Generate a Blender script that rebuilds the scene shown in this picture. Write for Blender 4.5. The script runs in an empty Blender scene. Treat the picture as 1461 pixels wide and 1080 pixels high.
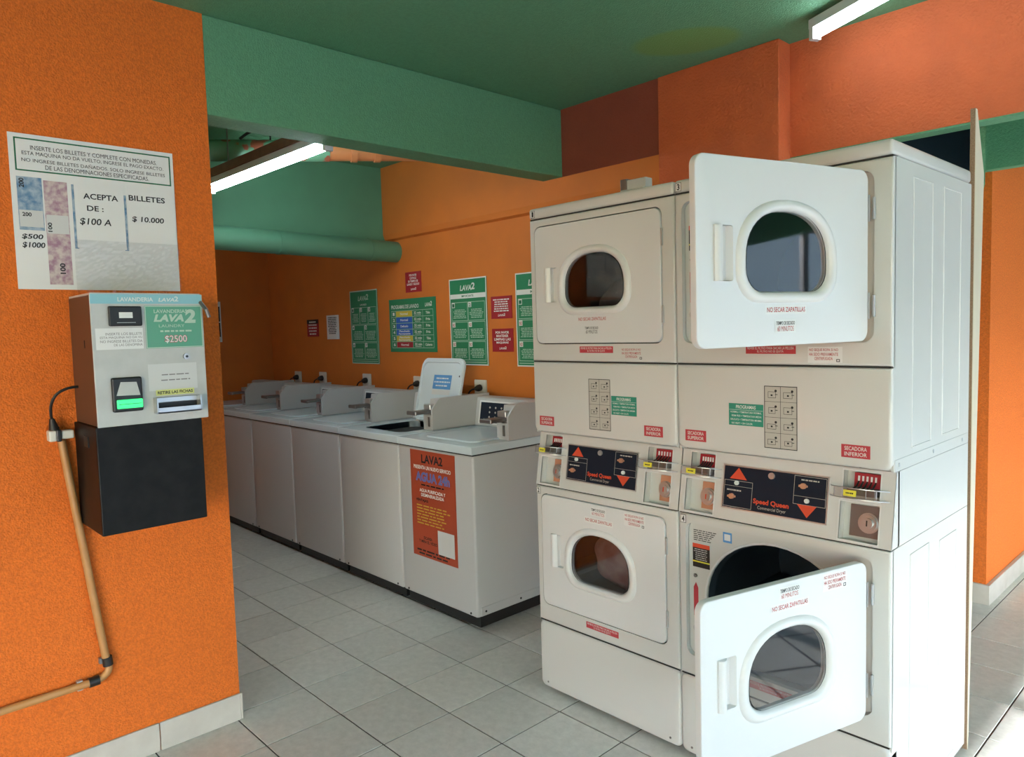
import bpy, bmesh, math, random
from mathutils import Matrix, Vector
random.seed(7)
SC = bpy.context.scene
COL = SC.collection
# ------------------------------------------------------------------ camera
def setup_camera():
    yaw, pitch, roll, fpx = 0.8188, -0.0678, -0.0289, 1042.66
    cy, sy, cp, sp, cr, sr = math.cos(yaw), math.sin(yaw), math.cos(pitch), math.sin(pitch), math.cos(roll), math.sin(roll)
    f = Vector((-sy*cp, cy*cp, sp)); r = Vector((cy, sy, 0)); u = r.cross(f)
    r2 = cr*r + sr*u; u2 = -sr*r + cr*u
    cam = bpy.data.cameras.new('camera'); o = bpy.data.objects.new('camera', cam); COL.objects.link(o)
    m = Matrix.Identity(4)
    for i in range(3):
        m[i][0], m[i][1], m[i][2] = r2[i], u2[i], -f[i]
    m[0][3], m[1][3], m[2][3] = 1.4097, -2.0738, 1.4925
    o.matrix_world = m
    cam.sensor_fit = 'HORIZONTAL'; cam.sensor_width = 36; cam.lens = fpx*36/1461
    cam.clip_start = 0.05; SC.camera = o
setup_camera()
# ------------------------------------------------------------------ world, sun, exposure
SUN_EL, SUN_AZ = math.radians(20.9), Vector((0.9, -0.436))
w = bpy.data.worlds.new('world'); SC.world = w; w.use_nodes = True
nt = w.node_tree; bg = nt.nodes['Background']
sky = nt.nodes.new('ShaderNodeTexSky'); sky.sky_type = 'NISHITA'; sky.sun_disc = False
sky.sun_elevation = SUN_EL; sky.sun_rotation = math.atan2(SUN_AZ.x, SUN_AZ.y); sky.air_density = 1.3; sky.dust_density = 1.0
tint = nt.nodes.new('ShaderNodeMix'); tint.data_type = 'RGBA'; tint.blend_type = 'MULTIPLY'; tint.inputs[0].default_value = 1; tint.inputs[7].default_value = (0.88, 1.0, 1.22, 1)
nt.links.new(sky.outputs[0], tint.inputs[6]); nt.links.new(tint.outputs[2], bg.inputs[0]); bg.inputs[1].default_value = 0.82
sl = bpy.data.lights.new('sun', 'SUN'); so = bpy.data.objects.new('sun', sl); COL.objects.link(so)
sl.energy = 10.5; sl.angle = math.radians(0.6); sl.color = (0.97, 0.98, 1.0)
az = SUN_AZ.normalized()
to_sun = Vector((az.x*math.cos(SUN_EL), az.y*math.cos(SUN_EL), math.sin(SUN_EL)))
so.rotation_euler = to_sun.to_track_quat('Z', 'Y').to_euler(); so.location = (6, -5, 6)
vs = SC.view_settings
vs.view_transform = 'Standard'; vs.look = 'None'; vs.gamma = 1; vs.use_curve_mapping = False; vs.exposure = 1.08
WASHER_TUBE, DRYER_TUBE = 32.0, 9.0

# ------------------------------------------------------------------ materials
def mat(name, col, rough=0.5, metal=0.0, bump=None, var=None, coat=0.0, spec=0.5, emit=None, alpha=None):
    m = bpy.data.materials.new(name); m.use_nodes = True; n = m.node_tree; b = n.nodes['Principled BSDF']
    b.inputs['Base Color'].default_value = (*col, 1); b.inputs['Roughness'].default_value = rough; b.inputs['Metallic'].default_value = metal
    b.inputs['Coat Weight'].default_value = coat; b.inputs['Specular IOR Level'].default_value = spec
    geo = n.nodes.new('ShaderNodeNewGeometry')
    if var:  # (scale, amount, second colour)
        t = n.nodes.new('ShaderNodeTexNoise'); t.inputs['Scale'].default_value = var[0]; t.inputs['Detail'].default_value = 5
        n.links.new(geo.outputs['Position'], t.inputs['Vector'])
        r = n.nodes.new('ShaderNodeMapRange'); r.inputs[1].default_value = 0.35; r.inputs[2].default_value = 0.65; r.inputs[4].default_value = var[1]
        n.links.new(t.outputs[0], r.inputs[0])
        mx = n.nodes.new('ShaderNodeMix'); mx.data_type = 'RGBA'
        mx.inputs[6].default_value = (*col, 1); mx.inputs[7].default_value = (*var[2], 1)
        n.links.new(r.outputs[0], mx.inputs[0]); n.links.new(mx.outputs[2], b.inputs['Base Color'])
    if bump:  # (scale, strength, distance)
        t = n.nodes.new('ShaderNodeTexNoise'); t.inputs['Scale'].default_value = bump[0]; t.inputs['Detail'].default_value = 3
        n.links.new(geo.outputs['Position'], t.inputs['Vector'])
        bp = n.nodes.new('ShaderNodeBump'); bp.inputs['Strength'].default_value = bump[1]; bp.inputs['Distance'].default_value = bump[2]
        n.links.new(t.outputs[0], bp.inputs['Height']); n.links.new(bp.outputs[0], b.inputs['Normal'])
    if emit:
        b.inputs['Emission Color'].default_value = (*emit[0], 1); b.inputs['Emission Strength'].default_value = emit[1]
    return m
def glass_mat(name, tint, refl=1.0, rough=0.03):
    m = bpy.data.materials.new(name); m.use_nodes = True; n = m.node_tree
    for x in list(n.nodes): n.nodes.remove(x)
    out = n.nodes.new('ShaderNodeOutputMaterial'); mix = n.nodes.new('ShaderNodeMixShader')
    tr = n.nodes.new('ShaderNodeBsdfTransparent'); tr.inputs[0].default_value = (*tint, 1)
    gl = n.nodes.new('ShaderNodeBsdfGlossy'); gl.inputs['Roughness'].default_value = rough; gl.inputs[0].default_value = (refl, refl, refl, 1)
    lw = n.nodes.new('ShaderNodeLayerWeight'); pw = n.nodes.new('ShaderNodeMath'); pw.operation = 'POWER'; pw.inputs[1].default_value = 5
    ma = n.nodes.new('ShaderNodeMath'); ma.operation = 'MULTIPLY_ADD'; ma.inputs[1].default_value = 0.93; ma.inputs[2].default_value = 0.045
    lw.inputs['Blend'].default_value = 0.5
    n.links.new(lw.outputs['Facing'], pw.inputs[0]); n.links.new(pw.outputs[0], ma.inputs[0]); n.links.new(ma.outputs[0], mix.inputs[0]); n.links.new(tr.outputs[0], mix.inputs[1]); n.links.new(gl.outputs[0], mix.inputs[2]); n.links.new(mix.outputs[0], out.inputs[0])
    return m
M = {}
M['orange'] = mat('orange_stucco', (0.78, 0.172, 0.014), 0.8, bump=(170, 0.8, 0.006), var=(110, 0.7, (0.56, 0.115, 0.010)))
M['orange_s'] = mat('orange_smooth_paint', (0.62, 0.175, 0.022), 0.7, bump=(60, 0.2, 0.003), var=(5, 0.35, (0.46, 0.13, 0.025)))
M['red_orange'] = mat('red_orange_stucco', (0.62, 0.135, 0.040), 0.75, bump=(90, 0.8, 0.008), var=(8, 0.4, (0.46, 0.10, 0.035)))
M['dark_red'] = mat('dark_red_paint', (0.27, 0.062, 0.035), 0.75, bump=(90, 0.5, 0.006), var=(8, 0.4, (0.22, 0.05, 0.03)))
M['green'] = mat('green_stucco', (0.115, 0.32, 0.175), 0.7, bump=(150, 0.7, 0.006), var=(80, 0.5, (0.085, 0.25, 0.135)))
M['green_s'] = mat('green_paint', (0.115, 0.32, 0.185), 0.55, bump=(40, 0.15, 0.003), var=(6, 0.4, (0.10, 0.27, 0.16)))
M['pipe_green'] = mat('green_pipe_paint', (0.105, 0.27, 0.165), 0.45, var=(9, 0.3, (0.09, 0.23, 0.14)))
M['skirt'] = mat('pale_skirting_tile', (0.55, 0.52, 0.47), 0.4, var=(14, 0.5, (0.44, 0.41, 0.37)))
M['enamel'] = mat('white_enamel', (0.62, 0.62, 0.605), 0.32, coat=0.25)
M['enamel2'] = mat('washer_enamel', (0.50, 0.50, 0.505), 0.38, coat=0.15)
M['deck'] = mat('washer_deck_enamel', (0.62, 0.71, 0.76), 0.22, coat=0.3)
M['doorwhite'] = mat('door_enamel', (0.69, 0.70, 0.71), 0.35, coat=0.2)
M['ring'] = mat('white_plastic', (0.70, 0.70, 0.70), 0.3)
M['inner'] = mat('pale_inner_steel', (0.60, 0.60, 0.57), 0.4)
M['seam'] = mat('dark_seam', (0.03, 0.03, 0.03), 0.8)
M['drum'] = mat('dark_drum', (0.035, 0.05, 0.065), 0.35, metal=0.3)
M['glass'] = glass_mat('door_glass', (0.70, 0.71, 0.73), 1.0)
M['acryl'] = glass_mat('clear_plastic', (0.9, 0.92, 0.92), 1.0, 0.1)
M['film'] = glass_mat('crinkled_film', (0.90, 0.90, 0.91), 1.0, 0.08)
M['black'] = mat('black_plastic', (0.012, 0.012, 0.013), 0.45)
M['navy'] = mat('navy_panel', (0.010, 0.015, 0.028), 0.5, spec=0.2)
M['blackmetal'] = mat('scuffed_black_metal', (0.005, 0.0045, 0.0045), 0.5, spec=0.2, var=(22, 0.6, (0.014, 0.012, 0.012)))
M['metal'] = mat('brushed_metal', (0.50, 0.51, 0.52), 0.30, metal=0.65)
M['darkmetal'] = mat('dark_metal', (0.22, 0.21, 0.21), 0.4, metal=0.7)
M['machgrey'] = mat('worn_grey_paint', (0.52, 0.53, 0.52), 0.4, var=(16, 0.5, (0.42, 0.43, 0.42)))
M['machside'] = mat('brown_painted_side', (0.10, 0.05, 0.03), 0.5)
M['paper'] = mat('white_paper', (0.74, 0.75, 0.75), 0.65)
M['paper2'] = mat('grey_paper', (0.60, 0.61, 0.61), 0.6)
M['ink'] = mat('black_ink', (0.015, 0.015, 0.018), 0.6)
M['redink'] = mat('red_ink', (0.45, 0.04, 0.05), 0.6)
M['whiteink'] = mat('white_ink', (0.72, 0.74, 0.72), 0.6)
M['palegreenink'] = mat('pale_green_ink', (0.45, 0.60, 0.50), 0.6)
M['signgreen'] = mat('sign_green', (0.018, 0.21, 0.095), 0.5)
M['signgreen_d'] = mat('sign_dark_green', (0.012, 0.13, 0.06), 0.5)
M['tealgreen'] = mat('teal_sticker', (0.025, 0.27, 0.19), 0.5)
M['machgreen'] = mat('faded_green_sticker', (0.10, 0.36, 0.24), 0.45, var=(30, 0.4, (0.14, 0.33, 0.26)))
M['lightblue'] = mat('pale_blue_band', (0.25, 0.52, 0.60), 0.45)
M['signred'] = mat('sign_red', (0.36, 0.018, 0.028), 0.5)
M['brightred'] = mat('sticker_red', (0.50, 0.045, 0.06), 0.5)
M['yellow'] = mat('table_yellow', (0.62, 0.50, 0.05), 0.5)
M['blue'] = mat('table_blue', (0.02, 0.12, 0.50), 0.5)
M['stickyellow'] = mat('yellow_tag', (0.75, 0.68, 0.06), 0.5)
M['paleyellow'] = mat('pale_yellow_tape', (0.66, 0.68, 0.24), 0.5)
M['posterred'] = mat('brick_red_poster', (0.40, 0.065, 0.028), 0.5)
M['posterblue'] = mat('poster_blue_ink', (0.13, 0.16, 0.42), 0.5)
M['posteryellow'] = mat('poster_yellow_ink', (0.55, 0.34, 0.04), 0.5)
M['logo'] = mat('orange_red_ink', (0.68, 0.075, 0.03), 0.5)
M['tanplate'] = mat('copper_lock_plate', (0.55, 0.26, 0.16), 0.4)
M['socket'] = mat('outlet_plastic', (0.68, 0.66, 0.60), 0.4)
M['neon'] = mat('green_lit_slot', (0.04, 0.75, 0.20), 0.4, emit=((0.05, 0.9, 0.25), 0.5))
M['tan_pipe'] = mat('tan_conduit', (0.46, 0.22, 0.07), 0.4, var=(12, 0.5, (0.52, 0.30, 0.14)))
M['pvc'] = mat('orange_pvc', (0.55, 0.20, 0.07), 0.35)
M['wood'] = mat('brown_wood_strip', (0.16, 0.075, 0.045), 0.7, var=(20, 0.5, (0.24, 0.12, 0.07)))
M['board'] = mat('cream_board_face', (0.62, 0.56, 0.44), 0.5)
M['chip'] = mat('chipboard_edge', (0.34, 0.23, 0.15), 0.85, var=(250, 0.7, (0.20, 0.12, 0.07)))
M['tube'] = mat('lit_tube', (0.9, 0.95, 1.0), 0.4, emit=((0.80, 0.93, 1.0), WASHER_TUBE))
M['tube_b'] = mat('lit_tube_dryers', (0.9, 0.95, 1.0), 0.4, emit=((0.86, 0.95, 1.0), DRYER_TUBE))
M['tube_added'] = mat('added_tube_far_bay', (0.9, 0.95, 1.0), 0.4, emit=((0.86, 0.95, 1.0), 12.0))
M['fixture'] = mat('lamp_body_enamel', (0.62, 0.64, 0.66), 0.4)
M['voidnavy'] = mat('void_shade_navy', (0.05, 0.10, 0.14), 0.9)  # navy stands for the unlit dark of void and passage
M['plaster'] = mat('pale_plaster', (0.62, 0.60, 0.55), 0.9)
M['pavement'] = mat('asphalt', (0.16, 0.16, 0.16), 0.9, var=(3, 0.4, (0.12, 0.12, 0.12)))
M['cloth_red'] = mat('maroon_cloth', (0.42, 0.14, 0.12), 0.95, var=(14, 0.8, (0.65, 0.40, 0.34)))
M['cloth_dark'] = mat('dark_grey_cloth', (0.10, 0.11, 0.13), 0.95, var=(12, 0.6, (0.30, 0.22, 0.22)))
M['pictogrey'] = mat('pictogram_plate', (0.50, 0.48, 0.44), 0.5)
M['note_blue'] = mat('pale_blue_print', (0.10, 0.22, 0.38), 0.6, var=(60, 0.8, (0.42, 0.50, 0.58)))
M['note_violet'] = mat('pale_violet_print', (0.36, 0.20, 0.28), 0.6, var=(60, 0.9, (0.62, 0.55, 0.52)))
M['bluetape'] = mat('blue_label', (0.10, 0.30, 0.62), 0.5)
def tile_mat():
    m = bpy.data.materials.new('grey_ceramic_tile'); m.use_nodes = True; n = m.node_tree; b = n.nodes['Principled BSDF']
    oi = n.nodes.new('ShaderNodeObjectInfo'); geo = n.nodes.new('ShaderNodeNewGeometry')
    t = n.nodes.new('ShaderNodeTexNoise'); t.inputs['Scale'].default_value = 28; t.inputs['Detail'].default_value = 8; t.inputs['Roughness'].default_value = 0.7
    n.links.new(geo.outputs['Position'], t.inputs['Vector'])
    r = n.nodes.new('ShaderNodeMapRange'); r.inputs[1].default_value = 0.3; r.inputs[2].default_value = 0.7; n.links.new(t.outputs[0], r.inputs[0])
    mx = n.nodes.new('ShaderNodeMix'); mx.data_type = 'RGBA'; mx.inputs[6].default_value = (0.57, 0.56, 0.52, 1); mx.inputs[7].default_value = (0.73, 0.715, 0.67, 1)
    n.links.new(r.outputs[0], mx.inputs[0])
    hs = n.nodes.new('ShaderNodeHueSaturation'); v = n.nodes.new('ShaderNodeMapRange'); v.inputs[3].default_value = 0.93; v.inputs[4].default_value = 1.07
    n.links.new(oi.outputs['Random'], v.inputs[0]); n.links.new(v.outputs[0], hs.inputs['Value']); n.links.new(mx.outputs[2], hs.inputs['Color'])
    n.links.new(hs.outputs[0], b.inputs['Base Color']); b.inputs['Roughness'].default_value = 0.38
    return m
M['tile'] = tile_mat()
def floor_base_mat(t, tx, ty):   # beyond the built tiles the pattern goes on in the material
    m = bpy.data.materials.new('tiled_floor_base'); m.use_nodes = True; n = m.node_tree; b = n.nodes['Principled BSDF']
    geo = n.nodes.new('ShaderNodeNewGeometry'); mp = n.nodes.new('ShaderNodeMapping'); mp.inputs['Location'].default_value = (-tx, -ty, 0)
    br = n.nodes.new('ShaderNodeTexBrick'); br.offset = 0; br.squash = 1
    br.inputs['Scale'].default_value = 1; br.inputs['Brick Width'].default_value = t; br.inputs['Row Height'].default_value = t; br.inputs['Mortar Size'].default_value = 0.007
    br.inputs['Color1'].default_value = (0.54, 0.53, 0.49, 1); br.inputs['Color2'].default_value = (0.51, 0.50, 0.465, 1); br.inputs['Mortar'].default_value = (0.05, 0.047, 0.042, 1)
    n.links.new(geo.outputs['Position'], mp.inputs[0]); n.links.new(mp.outputs[0], br.inputs[0]); n.links.new(br.outputs[0], b.inputs['Base Color']); b.inputs['Roughness'].default_value = 0.4
    return m
def ceiling_mat():
    m = M['green'].copy(); m.name = 'green_ceiling_paint'; n = m.node_tree; b = n.nodes['Principled BSDF']
    src = b.inputs['Base Color'].links[0].from_socket
    geo = n.nodes.new('ShaderNodeNewGeometry'); mp = n.nodes.new('ShaderNodeMapping'); mp.vector_type = 'TEXTURE'; mp.inputs['Location'].default_value = (-0.38, 0.66, 2.68); mp.inputs['Rotation'].default_value = (0, 0, 0.52); mp.inputs['Scale'].default_value = (0.23, 0.15, 1)
    ln = n.nodes.new('ShaderNodeVectorMath'); ln.operation = 'LENGTH'
    n.links.new(geo.outputs['Position'], mp.inputs[0]); n.links.new(mp.outputs[0], ln.inputs[0])
    r = n.nodes.new('ShaderNodeMapRange'); r.inputs[1].default_value = 1.05; r.inputs[2].default_value = 0.85; n.links.new(ln.outputs['Value'], r.inputs[0])
    mx = n.nodes.new('ShaderNodeMix'); mx.data_type = 'RGBA'; mx.inputs[7].default_value = (0.145, 0.30, 0.075, 1)
    ml = n.nodes.new('ShaderNodeMath'); ml.operation = 'MULTIPLY'; ml.inputs[1].default_value = 0.8
    n.links.new(r.outputs[0], ml.inputs[0]); n.links.new(ml.outputs[0], mx.inputs[0]); n.links.new(src, mx.inputs[6]); n.links.new(mx.outputs[2], b.inputs['Base Color'])
    return m
M['ceiling'] = ceiling_mat()
def peel_mat():
    m = bpy.data.materials.new('peeling_green_paint'); m.use_nodes = True; n = m.node_tree; b = n.nodes['Principled BSDF']
    geo = n.nodes.new('ShaderNodeNewGeometry'); t = n.nodes.new('ShaderNodeTexNoise'); t.inputs['Scale'].default_value = 7; t.inputs['Detail'].default_value = 3
    n.links.new(geo.outputs['Position'], t.inputs['Vector'])
    r = n.nodes.new('ShaderNodeMapRange'); r.inputs[1].default_value = 0.545; r.inputs[2].default_value = 0.56; n.links.new(t.outputs[0], r.inputs[0])
    mx = n.nodes.new('ShaderNodeMix'); mx.data_type = 'RGBA'; mx.inputs[6].default_value = (0.14, 0.34, 0.20, 1); mx.inputs[7].default_value = (0.36, 0.10, 0.05, 1)
    n.links.new(r.outputs[0], mx.inputs[0]); n.links.new(mx.outputs[2], b.inputs['Base Color']); b.inputs['Roughness'].default_value = 0.5
    return m
M['peel'] = peel_mat()

# ------------------------------------------------------------------ helpers
XF = [Matrix.Identity(4)]
def worldloc(o):
    v = Vector((0, 0, 0))
    while o: v = v + o.location; o = o.parent
    return v
def obj(name, bm, m, parent=None, smooth=False, base=None):
    """turn a bmesh given in world coordinates into ONE mesh object (child of parent)"""
    bm.transform(XF[-1])
    me = bpy.data.meshes.new(name); o = bpy.data.objects.new(name, None) if False else None
    bm.verts.ensure_lookup_table()
    if parent is None:
        xs = [v.co for v in bm.verts]
        c = Vector(((min(v.x for v in xs)+max(v.x for v in xs))/2, (min(v.y for v in xs)+max(v.y for v in xs))/2, min(v.z for v in xs)))
    else:
        c = worldloc(parent)
    bmesh.ops.translate(bm, verts=bm.verts, vec=-c)
    bm.to_mesh(me); bm.free()
    if smooth:
        for p in me.polygons: p.use_smooth = True
        try: me.set_sharp_from_angle(angle=math.radians(40))
        except Exception: pass
    me.materials.append(M[m] if isinstance(m, str) else m)
    o = bpy.data.objects.new(name, me); COL.objects.link(o)
    if parent is None: o.location = c
    else: o.parent = parent
    return o
def tag(o, label=None, cat=None, group=None, kind=None):
    if label: o['label'] = label
    if cat: o['category'] = cat
    if group: o['group'] = group
    if kind: o['kind'] = kind
    return o
def thing(name, loc, label, cat, group=None):
    o = bpy.data.objects.new(name, None); COL.objects.link(o); o.location = loc; o.empty_display_size = 0.1
    return tag(o, label, cat, group)
def struct(name, bm, m, label, cat):
    return tag(obj(name, bm, m), label, cat, kind='structure')
def B(): return bmesh.new()
def box(bm, x0, x1, y0, y1, z0, z1, bev=0, seg=2):
    r = bmesh.ops.create_cube(bm, size=1)
    vs = r['verts']
    for v in vs:
        v.co = Vector((x0 + (v.co.x+.5)*(x1-x0), y0 + (v.co.y+.5)*(y1-y0), z0 + (v.co.z+.5)*(z1-z0)))
    if bev:
        es = list({e for v in vs for e in v.link_edges})
        bmesh.ops.bevel(bm, geom=es, offset=bev, segments=seg, profile=0.5, affect='EDGES')
    return bm
def bx(*a, **k): return box(B(), *a, **k)
def tube(bm, pts, r, seg=10, cap=True, rs=None):
    pts = [Vector(p) for p in pts]; rings = []
    ref = None
    for i, p in enumerate(pts):
        d = (pts[min(i+1, len(pts)-1)] - pts[max(i-1, 0)]).normalized()
        if ref is None:
            ref = Vector((0, 0, 1)) if abs(d.z) < .9 else Vector((1, 0, 0))
        a = (ref - d*ref.dot(d)).normalized(); b = d.cross(a); ref = a
        rr = rs[i] if rs else r
        rings.append([bm.verts.new(p + (a*math.cos(t) + b*math.sin(t))*rr) for t in [2*math.pi*k/seg for k in range(seg)]])
    for q, s in zip(rings, rings[1:]):
        for k in range(seg): bm.faces.new((q[k], q[(k+1) % seg], s[(k+1) % seg], s[k]))
    if cap:
        bm.faces.new(rings[0][::-1]); bm.faces.new(rings[-1])
    return bm
def curve3(p0, p1, p2, n=8):
    p0, p1, p2 = Vector(p0), Vector(p1), Vector(p2)
    return [(p0*(1-t)**2 + p1*2*t*(1-t) + p2*t*t) for t in [i/n for i in range(n+1)]]
def rrect(x0, x1, z0, z1, r, n=5):
    out = []
    for cx, cz, a in ((x1-r, z0+r, -90), (x1-r, z1-r, 0), (x0+r, z1-r, 90), (x0+r, z0+r, 180)):
        for k in range(n+1):
            t = math.radians(a + 90*k/n); out.append((cx + r*math.cos(t), cz + r*math.sin(t)))
    return out
def circ(cx, cz, rx, rz=None, n=28):
    rz = rz or rx
    return [(cx + rx*math.cos(2*math.pi*k/n), cz + rz*math.sin(2*math.pi*k/n)) for k in range(n)]
def dshape(cx, z0, z1, wd, rb, n=20):
    out = []; a = wd/2; ht = (z1-z0)*0.60; e = 2.3
    for k in range(7):
        t = math.radians(-90 + 90*k/6); out.append((cx + a - rb + rb*math.cos(t), z0 + rb + rb*math.sin(t)))
    for k in range(n+1):
        t = math.pi*k/n; c, s = math.cos(t), math.sin(t)
        out.append((cx + a*math.copysign(abs(c)**(2/e), c), z1 - ht + ht*abs(s)**(2/e)))
    for k in range(7):
        t = math.radians(180 + 90*k/6); out.append((cx - a + rb + rb*math.cos(t), z0 + rb + rb*math.sin(t)))
    return out
def plate(bm, outer, holes, y0, y1, bev=0, fmap=None):
    """extruded plate in the XZ plane with holes; front at y0 (towards -Y), back at y1"""
    def loop(pts, y):
        vs = [bm.verts.new((p[0], y, p[1])) for p in pts]
        return vs, [bm.edges.new((vs[i], vs[(i+1) % len(vs)])) for i in range(len(vs))]
    x0, x1 = min(p[0] for p in outer), max(p[0] for p in outer); z0, z1 = min(p[1] for p in outer), max(p[1] for p in outer)
    cx, cz, hw, hh = (x0+x1)/2, (z0+z1)/2, (x1-x0)/2, (z1-z0)/2
    sg = 1 if y1 > y0 else -1
    def inset(d): return [(cx + (p[0]-cx)*(hw-d)/hw, cz + (p[1]-cz)*(hh-d)/hh) for p in outer]
    vf, ef = loop(inset(bev), y0); vb, eb = loop(outer, y1)
    hv = []
    for pts in holes:
        a, e1 = loop(pts, y0); b, e2 = loop(pts, y1); ef += e1; eb += e2; hv.append((a, b))
    bmesh.ops.triangle_fill(bm, edges=ef, use_beauty=True); bmesh.ops.triangle_fill(bm, edges=eb, use_beauty=True)
    rows = [vf]
    if bev:
        for t in (30, 60, 90):
            q = math.radians(t); rows.append([bm.verts.new((p[0], y0 + sg*bev*(1-math.cos(q)), p[1])) for p in inset(bev*(1-math.sin(q)))])
    rows.append(vb)
    for f, b in list(zip(rows, rows[1:])) + hv:
        n = len(f)
        for i in range(n): bm.faces.new((f[i], f[(i+1) % n], b[(i+1) % n], b[i]))
    bmesh.ops.recalc_face_normals(bm, faces=bm.faces)
    return bm
def loft(bm, loops):
    rows = [[bm.verts.new(p) for p in lp] for lp in loops]
    for a, b in zip(rows, rows[1:]):
        n = len(a)
        for i in range(n): bm.faces.new((a[i], a[(i+1) % n], b[(i+1) % n], b[i]))
    bmesh.ops.recalc_face_normals(bm, faces=bm.faces)
    return bm
def prism_x(bm, prof, x0, x1):
    """profile of (y,z) extruded along X"""
    a = [bm.verts.new((x0, y, z)) for y, z in prof]; b = [bm.verts.new((x1, y, z)) for y, z in prof]; n = len(prof)
    bm.faces.new(a); bm.faces.new(b[::-1])
    for i in range(n): bm.faces.new((a[i], b[i], b[(i+1) % n], a[(i+1) % n]))
    bmesh.ops.recalc_face_normals(bm, faces=bm.faces); return bm
def disc(bm, c, n, r, h, seg=16):
    c = Vector(c); n = Vector(n).normalized(); return tube(bm, [c, c + n*h], r, seg)
_tc = {}
def glyphs(s, bold=0.0, shear=0.0):
    k = (s, bold, shear)
    if k not in _tc:
        cu = bpy.data.curves.new('t', 'FONT'); cu.body = s; cu.resolution_u = 3; cu.offset = bold; cu.shear = shear
        o = bpy.data.objects.new('t', cu); me = o.to_mesh()
        vs = [(v.co.x, v.co.y) for v in me.vertices]; fs = [tuple(p.vertices) for p in me.polygons]
        o.to_mesh_clear(); bpy.data.objects.remove(o); bpy.data.curves.remove(cu)
        _tc[k] = (vs, fs)
    return _tc[k]
class Surf:
    def __init__(s, o, u, v): s.o, s.u, s.v = Vector(o), Vector(u).normalized(), Vector(v).normalized(); s.n = s.u.cross(s.v)
    def pt(s, a, b, h=0): return s.o + s.u*a + s.v*b + s.n*h
    def poly(s, bm, pts, h):
        bm.faces.new([bm.verts.new(s.pt(a, b, h)) for a, b in pts]); return bm
    def rect(s, bm, a0, a1, b0, b1, h=0.001): return s.poly(bm, ((a0, b0), (a1, b0), (a1, b1), (a0, b1)), h)
    def slab(s, bm, a0, a1, b0, b1, h0=0.0, h1=0.001):
        lo = [bm.verts.new(s.pt(a, b, h0)) for a, b in ((a0, b0), (a1, b0), (a1, b1), (a0, b1))]
        hi = [bm.verts.new(s.pt(a, b, h1)) for a, b in ((a0, b0), (a1, b0), (a1, b1), (a0, b1))]
        bm.faces.new(hi); bm.faces.new(lo[::-1])
        for i in range(4): bm.faces.new((lo[i], lo[(i+1) % 4], hi[(i+1) % 4], hi[i]))
        return bm
    def frame(s, bm, a0, a1, b0, b1, t, h=0.001):
        s.rect(bm, a0, a1, b0, b0+t, h); s.rect(bm, a0, a1, b1-t, b1, h); s.rect(bm, a0, a0+t, b0+t, b1-t, h); s.rect(bm, a1-t, a1, b0+t, b1-t, h); return bm
    def text(s, bm, t, a0, a1, b0, b1, h=0.0015, bold=0.0, shear=0.0):
        vs, fs = glyphs(t, bold, shear)
        if not vs: return bm
        mx0, mx1 = min(v[0] for v in vs), max(v[0] for v in vs); my0, my1 = min(v[1] for v in vs), max(v[1] for v in vs)
        sx, sy = (a1-a0)/max(mx1-mx0, 1e-6), (b1-b0)/max(my1-my0, 1e-6)
        nv = [bm.verts.new(s.pt(a0 + (x-mx0)*sx, b0 + (y-my0)*sy, h)) for x, y in vs]
        for f in fs:
            try: bm.faces.new([nv[i] for i in f])
            except ValueError: pass
        return bm
    def lines(s, bm, strs, a0, a1, b0, b1, h=0.0015, bold=0.0, shear=0.0, gap=0.35):
        """lines of text, each fitted in width in proportion to its length, centred"""
        n = len(strs); lh = (b1-b0)/(n + (n-1)*gap); mxl = max(len(x) for x in strs); c = (a0+a1)/2
        for i, t in enumerate(strs):
            hw = (a1-a0)/2*max(len(t)/mxl, 0.12); top = b1 - i*lh*(1+gap)
            s.text(bm, t, c-hw, c+hw, top-lh, top, h, bold, shear)
        return bm
    def words(s, bm, a0, a1, b0, b1, rows, h=0.0015, seed=1, centre=True, fill=0.5):
        """rows of unreadable small print: word-long strokes"""
        rg = random.Random(seed); lh = (b1-b0)/rows
        for i in range(rows):
            wd = (a1-a0)*(0.72 + 0.28*rg.random()); x = (a0+a1)/2 - wd/2 if centre else a0; e = x + wd; zc = b1 - (i+.5)*lh
            while x < e - 0.004:
                l = min(e-x, (a1-a0)*(0.06 + 0.16*rg.random())); s.rect(bm, x, x+l, zc-lh*fill/2, zc+lh*fill/2, h); x += l + (a1-a0)*0.03
        return bm

# ------------------------------------------------------------------ the setting
XL, YC, CZ = -1.366, -0.985, 2.68          # coin-machine wall face, its free end, ceiling
YB, YW = 0.945, 0.985                       # upper band, poster wall
T, TX, TY = 0.3043, -1.719, -0.997
floor = struct('floor', bx(-5.3, 6.65, -7.0, 4.6, -0.06, -0.0035), floor_base_mat(T, TX, TY), 'grey ceramic tiled floor', 'floor')
tile_bm = B()
g = T/2 - 0.0030
lo = [tile_bm.verts.new((a*g, b*g, -0.0038)) for a, b in ((-1, -1), (1, -1), (1, 1), (-1, 1))]
mi = [tile_bm.verts.new((a*g, b*g, -0.0012)) for a, b in ((-1, -1), (1, -1), (1, 1), (-1, 1))]
hi = [tile_bm.verts.new((a*(g-.0012), b*(g-.0012), 0)) for a, b in ((-1, -1), (1, -1), (1, 1), (-1, 1))]
tile_bm.faces.new(hi)
for q, s_ in ((lo, mi), (mi, hi)):
    for i in range(4): tile_bm.faces.new((q[i], q[(i+1) % 4], s_[(i+1) % 4], s_[i]))
tile_me = bpy.data.meshes.new('tile'); tile_bm.to_mesh(tile_me); tile_bm.free(); tile_me.materials.append(M['tile'])
fl = floor.location
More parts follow.
